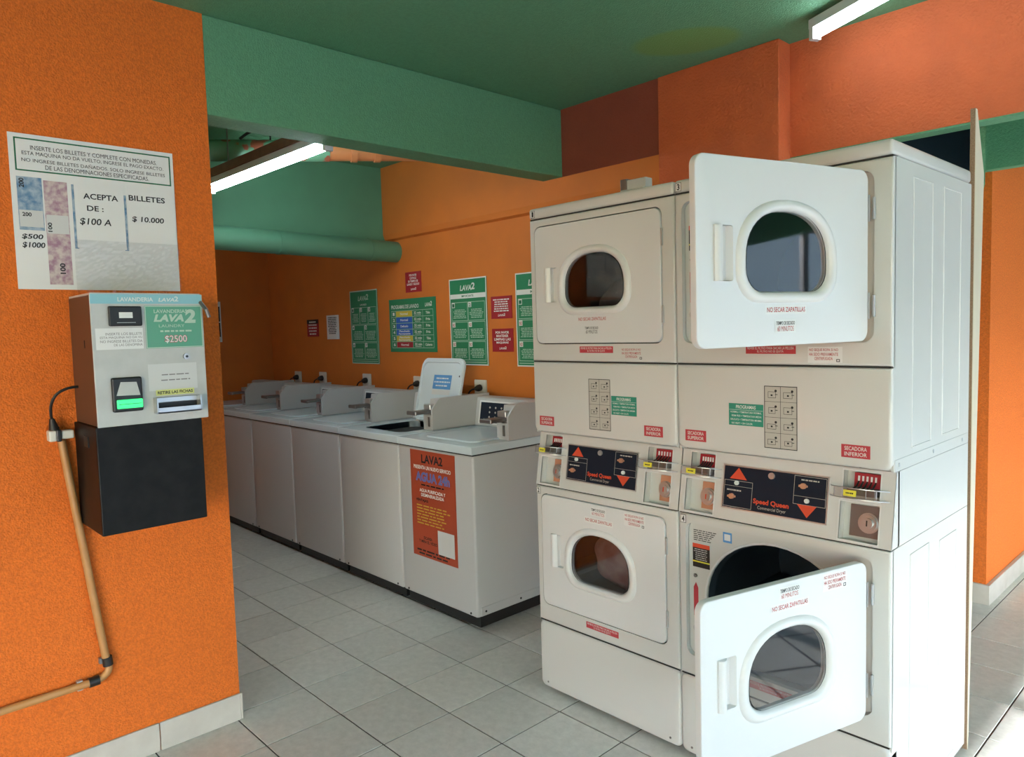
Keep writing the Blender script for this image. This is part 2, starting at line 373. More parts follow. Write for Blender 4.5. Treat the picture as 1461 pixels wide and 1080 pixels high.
def tile_at(i, j):
    o = bpy.data.objects.new('tile', tile_me); COL.objects.link(o); o.parent = floor
    o.location = (TX + (i+.5)*T - fl.x, TY + (j+.5)*T - fl.y, -fl.z)
for i in range(-11, 11):
    for j in range(-4, 14):
        x, y = TX + (i+.5)*T, TY + (j+.5)*T
        a = x < 1.35 and y < 0.35 and not (x < XL-0.02 and y < -1.2) and not (x < -0.9 and y < -1.9) and x > -5.0
        b = -1.35 < x < -0.6 and y < 1.0
        c = 0.1 < x < 1.3 and 0.35 <= y < 3.3
        if a and y < -1.5 and x < -1.2: a = False
        if a or b or c: tile_at(i, j)
# ceiling and hidden shell
struct('ceiling', bx(-5.3, 6.65, -7.1, 4.7, CZ, CZ+.1), 'ceiling', 'green textured ceiling with a yellowish stain', 'ceiling')
struct('wall_left', bx(XL-.15, XL, -7.0, YC, 0, CZ), 'orange', 'rough orange stucco wall carrying the coin machine', 'wall')
struct('wall_back', bx(-5.3, -0.72, YW, YW+.12, 0, CZ), 'orange_s', 'orange wall with signs behind the washers', 'wall')
struct('wall_far', bx(-5.3, -5.14, -1.9, YW, 0, CZ), 'orange_s', 'dark orange wall at the far end of the washer row', 'wall')
struct('wall_side', bx(-5.3, XL-.15, -2.0, -1.9, 0, CZ), 'orange_s', 'orange wall facing the washer row', 'wall')
struct('wall_rear', bx(XL-.15, 6.65, -7.1, -7.0, 2.50, CZ), 'plaster', 'lintel over the open street side of the shop', 'lintel')
struct('wall_sunblock', bx(6.5, 6.65, -5.2, -2.45, 0, 2.50), 'plaster', 'unseen pale wall added in the shop front to cut the sun', 'wall')  # added panel, cuts sun bounce off the floor by the dryers
struct('wall_corner', bx(5.3, 6.65, -7.1, -7.0, 0, 2.50), 'orange', 'unseen orange wall at the street corner, sized to narrow the daylight', 'wall')  # out of view; width set to trim daylight from the street side
struct('wall_street', bx(XL-.15, 2.0, -7.1, -7.0, 0, 2.50), 'orange', 'unseen orange wall on the street side, sized to narrow the daylight', 'wall')  # likewise out of view, closes part of the street side to dim it
struct('trim_1', bx(XL-.15, XL, YC, YB+.02, 2.318, CZ, bev=0.006), 'green', 'green stucco ceiling beam over the opening to the washers', 'beam')
bm = B(); prism_x(bm, [(YB, CZ), (YB, 2.20), (YB+.012, 2.165), (YW+.01, 2.150), (YW+.01, CZ)], -3.15, XL-.15)
struct('trim_2', bm, 'orange_s', 'orange ledge band along the top of the poster wall', 'ledge')
bm = B(); prism_x(bm, [(YB, 2.318), (YB, 2.20), (YB+.012, 2.165), (YW+.01, 2.150), (YW+.01, 2.318)], XL-.15, -0.72)
struct('trim_16', bm, 'orange_s', 'orange ledge band between the green beam and the pillar', 'ledge')
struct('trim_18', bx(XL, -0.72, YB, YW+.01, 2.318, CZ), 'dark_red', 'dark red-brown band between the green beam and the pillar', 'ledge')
struct('trim_3', bx(-3.40, -3.15, -1.9, YW+.005, 2.15, CZ), 'green_s', 'smooth green beam above the thick green pipe', 'beam')
struct('trim_4', bx(-0.72, -0.105, 0.935, 1.20, 0, CZ, bev=0.004), 'red_orange', 'brick-orange stucco pillar behind the dryers', 'pillar')
struct('trim_5', bx(-0.105, 6.5, 1.035, 1.115, 2.20, CZ), 'red_orange', 'brick-orange stucco beam above the dryers', 'beam')
struct('trim_6', bx(-0.105, 6.5, 1.036, 1.114, 2.192, 2.1995), 'green', 'green painted underside of the orange beam', 'beam')
# green beam beyond the orange one; added slanting bulkhead keeps the dryer void dark
def slab_z(pts, z0, z1):
    bm = B(); a = [bm.verts.new((x, y, z0)) for x, y in pts]; b = [bm.verts.new((x, y, z1)) for x, y in pts]; n = len(pts)
    bm.faces.new(a[::-1]); bm.faces.new(b)
    for i in range(n): bm.faces.new((a[i], a[(i+1) % n], b[(i+1) % n], b[i]))
    bmesh.ops.recalc_face_normals(bm, faces=bm.faces); return bm
struct('trim_7', bx(.291, 6.65, 2.150, 2.2155, 2.205, CZ), 'green', 'green stucco beam above the orange pillar beyond the dryers', 'beam')
struct('trim_8', slab_z([(.585, 1.12), (.609, 1.12), (.289, 2.216), (.265, 2.216)], 1.98, CZ), 'green', 'slanting green bulkhead added to keep the void behind the dryers dark', 'wall')
struct('wall_closet', bx(-0.105, 0.14, 2.217, 2.26, 0, CZ), 'voidnavy', 'shade-coloured wall of the void behind the dryers', 'wall')

struct('trim_19', bx(0.12, 0.285, 2.195, 2.2155, 1.98, CZ), 'voidnavy', 'added dark sheet hiding the pillar in the void behind the dryers', 'wall')  # added dark screen so the orange pillar stays out of the void
struct('trim_9', bx(-0.115, -0.105, 1.20, 2.30, 0, CZ), 'voidnavy', 'shade-coloured side of the void behind the dryers', 'wall')
struct('wall_right', bx(0.141, 0.365, 2.216, 3.10, 0, CZ), 'orange', 'orange stucco pillar beyond the dryers', 'pillar')
struct('wall_end', bx(-0.2, 6.65, 4.6, 4.7, 0, CZ), 'voidnavy', 'shade-coloured wall at the end of the passage', 'wall')
struct('wall_passage', bx(-0.2, -0.1, 2.30, 4.6, 0, CZ), 'voidnavy', 'shade-coloured side wall of the passage', 'wall')
# baseboards with single tiles
def skirt(name, label, segs):
    root = None
    for (x0, x1, y0, y1) in segs:
        b_ = bx(x0, x1, y0, y1, 0.0, 0.104, bev=0.002, seg=1)
        if root is None:
            root = tag(bpy.data.objects.new(name, None), label, 'baseboard', kind='structure'); COL.objects.link(root); root.location = ((x0+x1)/2, (y0+y1)/2, 0)
        obj('tile', b_, 'skirt', root)
segs = [(XL, XL+.009, YC+.006-(k+1)*.304+.0015, YC+.006-k*.304-.0015) for k in range(5)] + [(XL-.15, XL+.009, YC, YC+.008)]
segs[0] = (XL, XL+.009, YC-.298+.0015, YC)
skirt('baseboard_left', 'pale tile skirting at the foot of the orange coin-machine wall', segs)
skirt('baseboard_right', 'pale tile skirting round the orange pillar beyond the dryers',
      [(0.141, 0.385, 2.200, 2.216)] + [(0.365, 0.385, 2.219+k*.304, 2.219+k*.304+.301) for k in range(3)])
# open shop front (lets the daylight in)
struct('trim_11', bx(6.5, 6.65, -7.0, 4.6, 2.50, CZ), 'plaster', 'lintel over the open shop front', 'lintel')
for k, y in enumerate((-6.9, -1.67, 1.0, 3.6)):
    struct('trim_%d' % (20+k), bx(6.5, 6.57, y, y+.07, 0, 2.50), 'darkmetal', 'slim dark post in the open shop front', 'post')['group'] = 'posts of the open shop front'
struct('street', bx(-12, 6.65, -19, -7.0, -0.06, -0.005), 'pavement', 'grey pavement along the street side of the shop', 'pavement')
struct('ground', bx(6.65, 20, -19, 16, -0.06, -0.005), 'pavement', 'grey pavement outside the shop', 'pavement')
struct('facade', bx(20, 20.5, -19, 16, 0, 4.5), 'plaster', 'plain pale building across the street', 'building')

FB = Surf((0, YW, 0), (1, 0, 0), (0, 0, 1))        # poster wall
FL = Surf((XL, 0, 0), (0, 1, 0), (0, 0, 1))        # coin-machine wall
# ------------------------------------------------------------------ stacked dryers
W, D = 0.683, 0.68
ZS, ZT, ZP, ZU, ZC, ZK, ZB = 1.9195, 1.9632, 1.36, 1.0715, 0.8585, 0.2984, 0.0193
def dryer(x0, loc_label, is_open, num_top, num_bot):
    XF.append(Matrix.Translation((x0 + W, 0, 0)))
    t = thing('stacked_dryer', (x0 + W/2, D/2, 0), loc_label, 'dryer')
    L, R = -W+.0018, -.0018
    SF = Surf((0, 0, 0), (1, 0, 0), (0, 0, 1))
    obj('top_cover', bx(L, R, -.003, D, ZS+.002, ZT, bev=.011, seg=3), 'enamel', t, smooth=True)
    # cabinet sides / back / bottom
    for nm, z0, z1 in (('side_panel', ZU+.001, ZS-.001), ('side_panel', ZC+.001, ZU-.001), ('side_panel', 0.03, ZC-.001)):
        for xa, xb in ((L, L+.006), (R-.006, R)):
            obj(nm, bx(xa, xb, .014 if z1 != ZU-.001 else .05, D, z0, z1), 'enamel', t)
    obj('back_panel', bx(L+.006, R-.006, D-.01, D, .05, ZS), 'inner', t)
    # pressed ribs on the outer side
    for z0, z1, ys in ((1.125, 1.880, (.152, .308)), (1.130, 1.880, (.411, .574)), (.06, .815, (.03+.118, .303)), (.06, .80, (.40, .563))):
        b_ = B()
        for yv in ys: tube(b_, [(R-.0008, yv, z0), (R-.0008, yv, z1)], .0028, 6)
        for zv in (z0, z1): tube(b_, [(R-.0008, ys[0], zv), (R-.0008, ys[1], zv)], .0028, 6)
        obj('pressed_rib', b_, 'enamel', t, smooth=True)
    for yv in (.05, .33, .61): obj('screw', disc(B(), (R-.001, yv, ZU+.018), (1, 0, 0), .006, .004, 10), 'metal', t)
    obj('side_lip', bx(R-.001, R+.0015, .02, D-.01, ZU+.001, ZU+.034), 'enamel', t)
    # dark gaps between panels
    for zv in (ZS, ZP, ZC, ZK):
        obj('seam', bx(L+.003, R-.003, .003, .04, zv-.0022, zv+.0022), 'seam', t)
    mo = [(L + .024*(1-math.cos(q)), ZU+.006 + .024*(1-math.sin(q))) for q in [math.pi/2*k/6 for k in range(7)]]
    mo = mo + [(-W - x, z) for x, z in mo[::-1]] + [(R, ZP-.002), (L, ZP-.002)]
    obj('middle_panel', plate(B(), mo, [], 0, .0138, bev=.010), 'enamel', t, smooth=True)
    obj('panel_underside', prism_x(B(), [(.012, ZP-.002), (.012, ZU+.008), (.018, ZU+.004), (.034, ZU+.002), (.06, ZU+.002), (.06, ZP-.002)], L+.0065, R-.0065), 'enamel', t)
    for xv in (-.645, -.085): obj('screw', disc(B(), (xv, .006, ZU+.014), (0, -1, -.4), .006, .004, 10), 'darkmetal', t)
    obj('kick_panel', plate(B(), rrect(L, R, ZB, ZK-.002, .022, 5), [], 0, .05, bev=.009), 'enamel', t, smooth=True)
    obj('plinth', bx(L+.02, R-.02, .05, D, .03, ZK-.01), 'inner', t)
    for xv in (-.62, -.06):
        for yv in (.08, .62): obj('foot', tube(B(), [(xv, yv, 0), (xv, yv, .035)], .018, 10), 'black', t)
    for xv in (-.64, -.045): obj('screw', disc(B(), (xv, 0, .042), (0, -1, 0), .004, .002, 8), 'darkmetal', t)
    # two drying chambers
    for lvl, (z0, z1, dz0, dz1) in enumerate(((ZP, ZS, 1.428, 1.890), (ZK, ZC, .370, .828))):
        zc = 1.657 if lvl == 0 else .5985
        wz = 1.665 if lvl == 0 else .6025
        obj('front_panel', plate(B(), [(L, z0+.002), (R, z0+.002), (R, z1-.002), (L, z1-.002)], [rrect(-.6555, -.0495, dz0, dz1, .03)], 0, .018, bev=.008), 'enamel', t, smooth=True)
        dcx, dcz, drx, drz = -.345, zc-.022, .243, .222
        ip = obj('inner_panel', plate(B(), rrect(-.6555, -.0495, dz0, dz1, .03), [circ(dcx, dcz, drx, drz, 40)], .020, .030), 'inner', t)
        if not is_open: obj('door_gap', plate(B(), rrect(-.6555, -.0495, dz0, dz1, .03), [rrect(-.640, -.065, dz0+.016, dz1-.016, .03)], .0165, .0196), 'seam', ip)
        b_ = B(); loft(b_, [[(x, y, z) for x, z in circ(dcx, dcz, drx*s, drz*s, 40)] for y, s in ((.0205, 1), (.0175, 1.012), (.018, 1.03), (.021, 1.035))])
        obj('opening_rim', b_, 'ring', ip, smooth=True)
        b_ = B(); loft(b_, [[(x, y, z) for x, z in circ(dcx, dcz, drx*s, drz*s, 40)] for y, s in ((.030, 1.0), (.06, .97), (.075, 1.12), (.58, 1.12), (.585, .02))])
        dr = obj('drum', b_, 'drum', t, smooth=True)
        for ang in (80, 200, 320):
            ca, sa = math.cos(math.radians(ang)), math.sin(math.radians(ang))
            q = [(dcx + drx*1.12*math.cos(math.radians(ang+d))*s, dcz + drz*1.12*math.sin(math.radians(ang+d))*s) for d, s in ((-7, 1), (-2.5, .84), (2.5, .84), (7, 1))]
            bb = B(); loft(bb, [[(x, y, z) for x, z in q] for y in (.085, .57)]); obj('drum_baffle', bb, 'drum', dr, smooth=True)
        # printed labels on the left strip of the inner panel
        S2 = Surf((0, .020, 0), (1, 0, 0), (0, 0, 1))
        if is_open:
            b_ = S2.rect(B(), -.640, -.575, zc+.075, zc+.155, .0008); wl = obj('warning_label', b_, 'black', ip)
            obj('warning_band', S2.rect(B(), -.640, -.575, zc+.142, zc+.156, .0012), 'logo', wl)
            obj('warning_band', S2.rect(B(), -.640, -.575, zc+.092, zc+.097, .0012), 'stickyellow', wl)
            obj('small_print', S2.words(B(), -.636, -.579, zc+.099, zc+.140, 6, .0012, 5, fill=.35), 'paper2', wl)
            obj('small_print', S2.words(B(), -.636, -.545, zc+.165, zc+.205, 6, .0008, 6, False, .4), 'ink', ip)
            obj('lint_arrow', S2.poly(B(), ((-.638, zc-.095), (-.620, zc-.095), (-.620, zc+.004), (-.629, zc+.022), (-.638, zc+.004)), .0008), 'brightred', ip)
            obj('arrow_lettering', Surf((0, .020, 0), (0, 0, 1), (-1, 0, 0)).words(B(), zc-.09, zc, .625, .633, 1, -.0014, 3), 'whiteink', ip)
            obj('book_symbol', S2.rect(B(), -.525, -.493, zc+.180, zc+.214, .0008), 'bluetape', ip)
            obj('book_page', S2.rect(B(), -.520, -.498, zc+.187, zc+.208, .0012), 'paper', ip)
            b_ = B(); tube(b_, [(-.628, .019, zc-.135), (-.628, .012, zc-.135)], .010, 12); obj('door_catch', b_, 'metal', ip)
            b_ = B(); tube(b_, [(-.629, .019, zc+.045), (-.629, .014, zc+.045)], .006, 8); obj('door_switch', b_, 'darkmetal', ip)
        # door
        if is_open:
            a = math.radians(74); h = Vector((-.046, -.014, 0))
            XF.append(XF[-1] @ Matrix.Translation(h) @ Matrix.Rotation(a, 4, 'Z') @ Matrix.Translation(-h))
        dx0, dx1 = -.652, -.053
        ring_o = dshape(-.354, wz-.127, wz+.127, .350, .075)
        hx0, hx1, hz0, hz1 = -.598, -.536, zc+(.007 if lvl else .0)-.066, zc+(.007 if lvl else .0)+.066
        do = obj('door', plate(B(), rrect(dx0+.001, dx1-.001, dz0+.004, dz1-.004, .028, 8), [dshape(-.354, wz-.118, wz+.118, .332, .07), rrect(hx0, hx1, hz0, hz1, .006, 2)], -.004, .016, bev=.003), 'doorwhite', t, smooth=True)
        b_ = B()
        prof = [(.350, .127, .075, -.0038), (.346, .125, .074, -.008), (.334, .119, .070, -.013), (.318, .113, .066, -.015), (.302, .107, .062, -.013), (.290, .102, .058, -.007), (.282, .099, .056, .004), (.282, .099, .056, .016)]
        loft(b_, [[(x, y, z) for x, z in dshape(-.354, wz-hh, wz+hh, ww, rb)] for ww, hh, rb, y in prof])
        rg = obj('window_ring', b_, 'ring', do, smooth=True)
        b_ = B()
        loft(b_, [[(x, y, z) for x, z in dshape(-.354, wz-.0995, wz+.0995, ww, .056)] for ww, y in ((.283, -.0005), (.279, -.0015), (.273, -.0015))])
        obj('window_gasket', b_, 'black', do, smooth=True)
        obj('window_glass', plate(B(), dshape(-.354, wz-.0995, wz+.0995, .283, .056), [], .003, .006), 'glass', do)
        # inner door skin with a window opening
        obj('inner_door_skin', plate(B(), rrect(dx0+.012, dx1-.012, dz0+.016, dz1-.016, .03), [dshape(-.354, wz-.11, wz+.11, .31, .06)], .016, .019), 'inner', do)
        # handle: scooped cup with a grip bar
        b_ = B()
        for q0, q1 in (((hx0, hz0), (hx1, hz0)),): pass
        c_ = [(hx0+.026, .002), (hx0+.030, .013), (hx1-.008, .013), (hx1, -.004)]
        a_ = [b_.verts.new((x, y, hz0)) for x, y in c_]; d_ = [b_.verts.new((x, y, hz1)) for x, y in c_]
        for i in range(3): b_.faces.new((a_[i], a_[i+1], d_[i+1], d_[i]))
        top_b = [b_.verts.new((x_, y_, hz1-.0012)) for x_, y_ in ((hx1, -.003), (hx0+.02, -.003), (hx0+.02, .013), (hx1, .013))]; b_.faces.new(top_b)
        bot_b = [b_.verts.new((x_, y_, hz0+.0012)) for x_, y_ in ((hx1, -.003), (hx0+.02, -.003), (hx0+.02, .013), (hx1, .013))]; b_.faces.new(bot_b)
        obj('handle_cup', b_, 'ring', do)
        obj('handle_backing', bx(hx0-.003, hx1+.003, .0135, .0158, hz0-.003, hz1+.003), 'ring', do)
        b_ = B(); n_ = 8
        bl = [(hx0 + .030*k/n_, -.004 - .012*math.sin(math.pi*(.15+.85*k/n_))) for k in range(n_+1)] + [(hx0+.030, .004), (hx0, .004)]
        a_ = [b_.verts.new((x, y, hz0)) for x, y in bl]; d_ = [b_.verts.new((x, y, hz1)) for x, y in bl]
        b_.faces.new(a_); b_.faces.new(d_[::-1])
        for i in range(len(bl)): b_.faces.new((a_[i], a_[(i+1) % len(bl)], d_[(i+1) % len(bl)], d_[i]))
        bmesh.ops.recalc_face_normals(b_, faces=b_.faces)
        obj('handle_grip', b_, 'ring', do, smooth=True)
        SD = Surf((0, -.004, 0), (1, 0, 0), (0, 0, 1))
        if lvl == 0:
            st = obj('sticker', SD.rect(B(), -.432, -.290, 1.510, 1.532, .0006), 'paper' if is_open else 'doorwhite', do)
            obj('lettering', SD.text(B(), 'NO SECAR ZAPATILLAS', -.427, -.295, 1.515, 1.527, .001, .01), 'redink', st)
            st = obj('sticker', SD.rect(B(), -.400, -.328, 1.463, 1.496, .0006), 'paper' if is_open else 'doorwhite', do)
            obj('lettering', SD.text(B(), 'TIEMPO DE SECADO', -.396, -.332, 1.483, 1.492, .001, .015), 'ink', st)
            obj('lettering', SD.text(B(), '60 MINUTOS', -.392, -.336, 1.467, 1.480, .001, .0), 'redink' if is_open else 'ink', st)
        else:
            st = obj('sticker', SD.rect(B(), -.390, -.314, .779, .812, .0006), 'paper', do)
            obj('lettering', SD.text(B(), 'TIEMPO DE SECADO', -.386, -.318, .798, .808, .001, .015), 'ink', st)
            obj('lettering', SD.text(B(), '60 MINUTOS', -.382, -.322, .783, .795, .001), 'redink', st)
            st = obj('sticker', SD.rect(B(), -.420, -.282, .749, .772, .0006), 'paper', do)
            obj('lettering', SD.text(B(), 'NO SECAR ZAPATILLAS', -.415, -.287, .755, .767, .001, .01), 'redink', st)
            st = obj('sticker', SD.rect(B(), -.230, -.135, .770, .818, .0006), 'paper', do)
            obj('lettering', SD.lines(B(), ['NO SEQUE ROPA SI NO', 'HA SIDO PREVIAMENTE', 'CENTRIFUGADA'], -.225, -.142, .775, .813, .001, .01), 'redink', st)
            obj('warning_triangle', SD.frame(B(), -.150, -.140, .773, .782, .002, .001), 'ink', st)
        if is_open:
            for zv in (zc-.13, zc+.13): obj('hinge_leaf', bx(-.052, -.046, -.003, .016, zv-.035, zv+.035), 'metal', do)
            XF.pop()
        b_ = B()
        for zv in (zc-.13, zc+.13): obj('hinge', bx(-.053, -.045, -.007, .004, zv-.030, zv+.030, bev=.002, seg=1), 'metal', t)
        # stickers on the front panel
        if lvl == 0:
            st = obj('sticker', SF.rect(B(), -.428, -.268, 1.395, 1.419, .0006), 'brightred', t)
            obj('lettering', SF.lines(B(), ['REVISE EL FILTRO PARA SACAR LA PELUSA', 'EL FILTRO NO SE QUITA'], -.422, -.274, 1.398, 1.416, .001), 'whiteink', st)
            st = obj('sticker', SF.rect(B(), -.232, -.133, 1.370, 1.416, .0006), 'paper' if is_open else 'enamel', t)
            obj('lettering', SF.lines(B(), ['NO SEQUE ROPA SI NO', 'HA SIDO PREVIAMENTE', 'CENTRIFUGADA'], -.228, -.145, 1.378, 1.411, .001, .01), 'redink', st)
            obj('warning_triangle', SF.frame(B(), -.150, -.140, 1.373, 1.381, .002, .001), 'ink', st)
        else:
            st = obj('sticker', SF.rect(B(), -.426, -.268, .333, .357, .0006), 'brightred', t)
            obj('lettering', SF.lines(B(), ['REVISE EL FILTRO PARA SACAR LA PELUSA', 'EL FILTRO NO SE QUITA'], -.42, -.274, .336, .354, .001), 'whiteink', st)
    # number plates
    for n_, zv, xa in ((num_top, 1.9395, -.668 if not is_open else -.674), (num_bot, .838, -.676 if not is_open else -.672)):
        st = obj('number_plate', SF.rect(B(), xa, xa+.022, zv-.014, zv+.014, .0036), 'ink', t)
        obj('number_plate_face', SF.rect(B(), xa+.0015, xa+.0205, zv-.0125, zv+.0125, .004), 'paper', st)
        obj('numeral', SF.text(B(), n_, xa+.006, xa+.016, zv-.010, zv+.010, .0045, .03), 'ink', st)
    # pictogram plate and programme sticker on the middle panel
    pa, pb, pg0, pg1 = (-.388, -.285, -.281, -.167) if not is_open else (-.368, -.264, -.488, -.371)
    st = obj('pictogram_plate', SF.rect(B(), pa, pb, 1.108, 1.298, .0006), 'pictogrey', t)
    b_ = SF.frame(B(), pa, pb, 1.108, 1.298, .0022, .001)
    SF.rect(b_, (pa+pb)/2-.0006, (pa+pb)/2+.0006, 1.110, 1.296, .001)
    for k in range(1, 4): SF.rect(b_, pa+.002, pb-.002, 1.108+.0475*k-.0005, 1.108+.0475*k+.0005, .001)
    obj('pictogram_grid', b_, 'ink', st)
    b_ = B(); rg_ = random.Random(3)
    for k in range(4):
        for c in range(2):
            x_, z_ = pa + .009 + c*.0515, 1.115 + k*.0475
            SF.frame(b_, x_+.006*rg_.random(), x_+.024+.006*rg_.random(), z_+.004, z_+.018+.008*rg_.random(), .0012, .001)
            SF.rect(b_, x_+.026, x_+.034, z_+.014, z_+.016, .001); SF.rect(b_, x_+.012, x_+.018, z_+.010, z_+.015, .001)
            SF.poly(b_, [(x_+.028 + .004*math.cos(q), z_+.026 + .004*math.sin(q)) for q in [6.283*i/8 for i in range(8)]], .001)
    obj('pictograms', b_, 'ink', st)
    st = obj('programme_sticker', SF.rect(B(), pg0, pg1, 1.170, 1.239, .0006), 'tealgreen', t)
    b_ = SF.text(B(), 'PROGRAMAS', pg0+.025, pg1-.025, 1.223, 1.234, .001, .02)
    SF.rect(b_, pg0+.002, pg1-.002, 1.2185, 1.2195, .001)
    for k, s in enumerate(('NORMAL = TEMPERATURA NORMAL', 'PERM PRES = TEMPERATURA MEDIA', 'DELICATE = TEMPERATURA MINIMA', 'NO HEAT = SIN CALOR')):
        SF.text(b_, s, pg0+.006+.004*(k % 2), pg1-.006-(.03 if k == 3 else 0), 1.209-k*.0117, 1.215-k*.0117, .001, .01)
    obj('lettering', b_, 'whiteink', st)
    for s, a0, a1 in (('SUPERIOR', -.650, -.571), ('INFERIOR', -.136, -.057)):
        st = obj('sticker', SF.rect(B(), a0, a1, 1.105, 1.142, .0006), 'brightred', t)
        obj('lettering', SF.lines(B(), ['SECADORA', s], a0+.009, a1-.009, 1.110, 1.137, .001, .01, gap=.4), 'whiteink', st)
    # slanted control face
    v_ = Vector((0, .035, ZU-ZC)); Ls = v_.length; k_ = Ls/(ZU-ZC)
    SS = Surf((0, 0, ZC), (1, 0, 0), v_)
    zz = lambda z: (z-ZC)*k_
    lockb = [(-.660, -.552, .868, .974), (-.146, -.038, .868, .974)]; coinb = [(-.646, -.556, .990, 1.062), (-.141, -.040, .984, 1.062)]
    b_ = plate(B(), [(L, .002), (R, .002), (R, Ls-.001), (L, Ls-.001)], [[(a0, zz(z0)), (a1, zz(z0)), (a1, zz(z1)), (a0, zz(z1))] for a0, a1, z0, z1 in lockb+coinb], 0, .004, bev=0)
    rot = Matrix(((1, 0, 0, 0), (0, -SS.n.y, SS.v.y, 0), (0, -SS.n.z, SS.v.z, ZC), (0, 0, 0, 1)))
    b_.transform(rot)
    obj('control_face', b_, 'enamel', t)
    for xa, xb in ((L, L+.006), (R-.006, R)):
        b_ = B(); prism_x(b_, [(.0, ZC+.002), (.035, ZU-.001), (.06, ZU-.001), (.06, ZC+.002)], xa, xb); obj('control_cheek', b_, 'enamel', t)
    obj('control_back', bx(L+.006, R-.006, .075, .085, ZC+.002, ZU), 'enamel', t)
    def recess(name, a0, a1, z0, z1, dp, m_):
        b_ = B(); q = [(a0, zz(z0)), (a1, zz(z0)), (a1, zz(z1)), (a0, zz(z1))]
        f_ = [b_.verts.new(SS.pt(a, c, 0)) for a, c in q]; g_ = [b_.verts.new(SS.pt(a, c, -dp)) for a, c in q]
        b_.faces.new(g_)
        for i in range(4): b_.faces.new((f_[i], f_[(i+1) % 4], g_[(i+1) % 4], g_[i]))
        o_ = obj(name, b_, m_, t)
        b_ = B()
        for (p, q_) in ((0, 1), (1, 2), (2, 3), (3, 0)): pass
        SS.frame(b_, a0-.004, a1+.004, zz(z0)-.004, zz(z1)+.004, .004, .0015); obj('recess_lip', b_, 'ring', o_)
        return o_
    for i, (a0, a1, z0, z1) in enumerate(lockb):
        rc = recess('lock_recess', a0, a1, z0, z1, .034, 'inner')
        c_ = a0 + .070; zc_ = (z0+z1)/2
        obj('lock_plate', SS.slab(B(), c_-.022 if not (is_open and i == 1) else a0+.02, a1-.003, zz(z0+.012), zz(z1-.006), -.034, -.026), 'tanplate' if not (is_open and i == 1) else 'darkmetal', rc)
        b_ = B(); disc(b_, SS.pt(c_+.002, zz(zc_), -.027), SS.n, .029, .004, 22); disc(b_, SS.pt(c_+.002, zz(zc_), -.024), SS.n, .024, .007, 22); disc(b_, SS.pt(c_+.002, zz(zc_), -.020), SS.n, .015, .010, 18)
        lk = obj('lock_cylinder', b_, 'metal', rc, smooth=True)
        obj('keyhole', SS.rect(B(), c_, c_+.004, zz(zc_-.008), zz(zc_+.008), -.0095), 'logo' if not (is_open and i == 1) else 'black', lk)
    for i, (a0, a1, z0, z1) in enumerate(coinb):
        rc = recess('coin_recess', a0, a1, z0, z1, .030, 'inner')
        p0, p1 = a0+.026, a1-.004
        obj('coin_plate', SS.slab(B(), p0, p1, zz(1.018), zz(1.058), -.030, -.010), 'signred', rc)
        for k in range(5):
            xk = p0 + .010 + k*(p1-p0-.018)/4.6
            sl_ = obj('coin_slot', SS.slab(B(), xk, xk+.005, zz(1.036), zz(1.050), -.011, -.0085), 'whiteink', rc)
            obj('coin_finger', tube(B(), [SS.pt(xk+.0025, zz(1.034), -.010), SS.pt(xk+.0015, zz(1.020), .004), SS.pt(xk-.004, zz(1.012), .020)], .0024, 6), 'black', rc)
        obj('coin_slide', SS.slab(B(), p0-.006, p1-.002, zz(.996), zz(1.014), -.030, .026), 'darkmetal', rc)
        # clear guard hoops
        gx0, gx1, GH = a0-.034, a1+.026, .056
        for zv in (1.016, .988):
            pts = []
            for k in range(15):
                f_ = k/14; x_ = gx0 + (gx1-gx0)*f_; h_ = .002 + GH*max(0, math.sin(math.pi*f_))**.55
                pts.append(SS.pt(x_, zz(zv), h_))
            o_ = obj('guard_hoop', tube(B(), pts, .0016, 6), 'metal', rc, smooth=True)
        for f_ in (.16, .34, .72, .86):
            x_ = gx0 + (gx1-gx0)*f_; h_ = .002 + GH*math.sin(math.pi*f_)**.55
            obj('guard_bar', tube(B(), [SS.pt(x_, zz(.988), h_), SS.pt(x_, zz(1.016), h_)], .0012, 6), 'metal', rc)
        xm = gx0 + (gx1-gx0)*.50
        obj('guard_window', SS.slab(B(), gx0+.03, gx1-.02, zz(.990), zz(1.014), .0545, .056), 'acryl', rc)
        tg = obj('yellow_tag', SS.slab(B(), xm-.022, xm+.012, zz(.994), zz(1.010), .0565, .0585), 'stickyellow', rc)
        obj('lettering', SS.words(B(), xm-.018, xm+.008, zz(.998), zz(1.006), 1, .0591, 4), 'ink', tg)
    # navy control panel
    c0, c1, zb_, zt_ = -.522, -.180, .898, 1.036
    pn = obj('control_panel', SS.slab(B(), c0, c1, zz(zb_), zz(zt_), 0, .003), 'metal', t)
    obj('panel_face', SS.rect(B(), c0+.004, c1-.004, zz(zb_+.004), zz(zt_-.004), .0036), 'navy', pn)
    b_ = B()
    for (x0_, x1_, z0_, z1_) in ((-.515, -.417, .905, .988), (-.284, -.186, .945, 1.029)):
        SS.frame(b_, x0_, x1_, zz(z0_), zz(z1_), .0012, .0042)
    SS.rect(b_, -.515, -.417, zz(.970), zz(.971), .0042); SS.rect(b_, -.284, -.186, zz(.969), zz(.970), .0042)
    SS.words(b_, -.505, -.455, zz(.953), zz(.962), 1, .0042, 2); SS.words(b_, -.270, -.200, zz(1.014), zz(1.022), 1, .0042, 3)
    SS.text(b_, 'Commercial Dryer', -.396, -.304, zz(.908), zz(.921), .0042)
    obj('panel_print', b_, 'pictogrey', pn)
    obj('panel_triangle', SS.poly(B(), ((-.497, zz(.993)), (-.438, zz(.993)), (-.468, zz(1.029))), .0042), 'logo', pn)
    obj('panel_triangle', SS.poly(B(), ((-.272, zz(.946)), (-.239, zz(.909)), (-.211, zz(.946))), .0042), 'logo', pn)
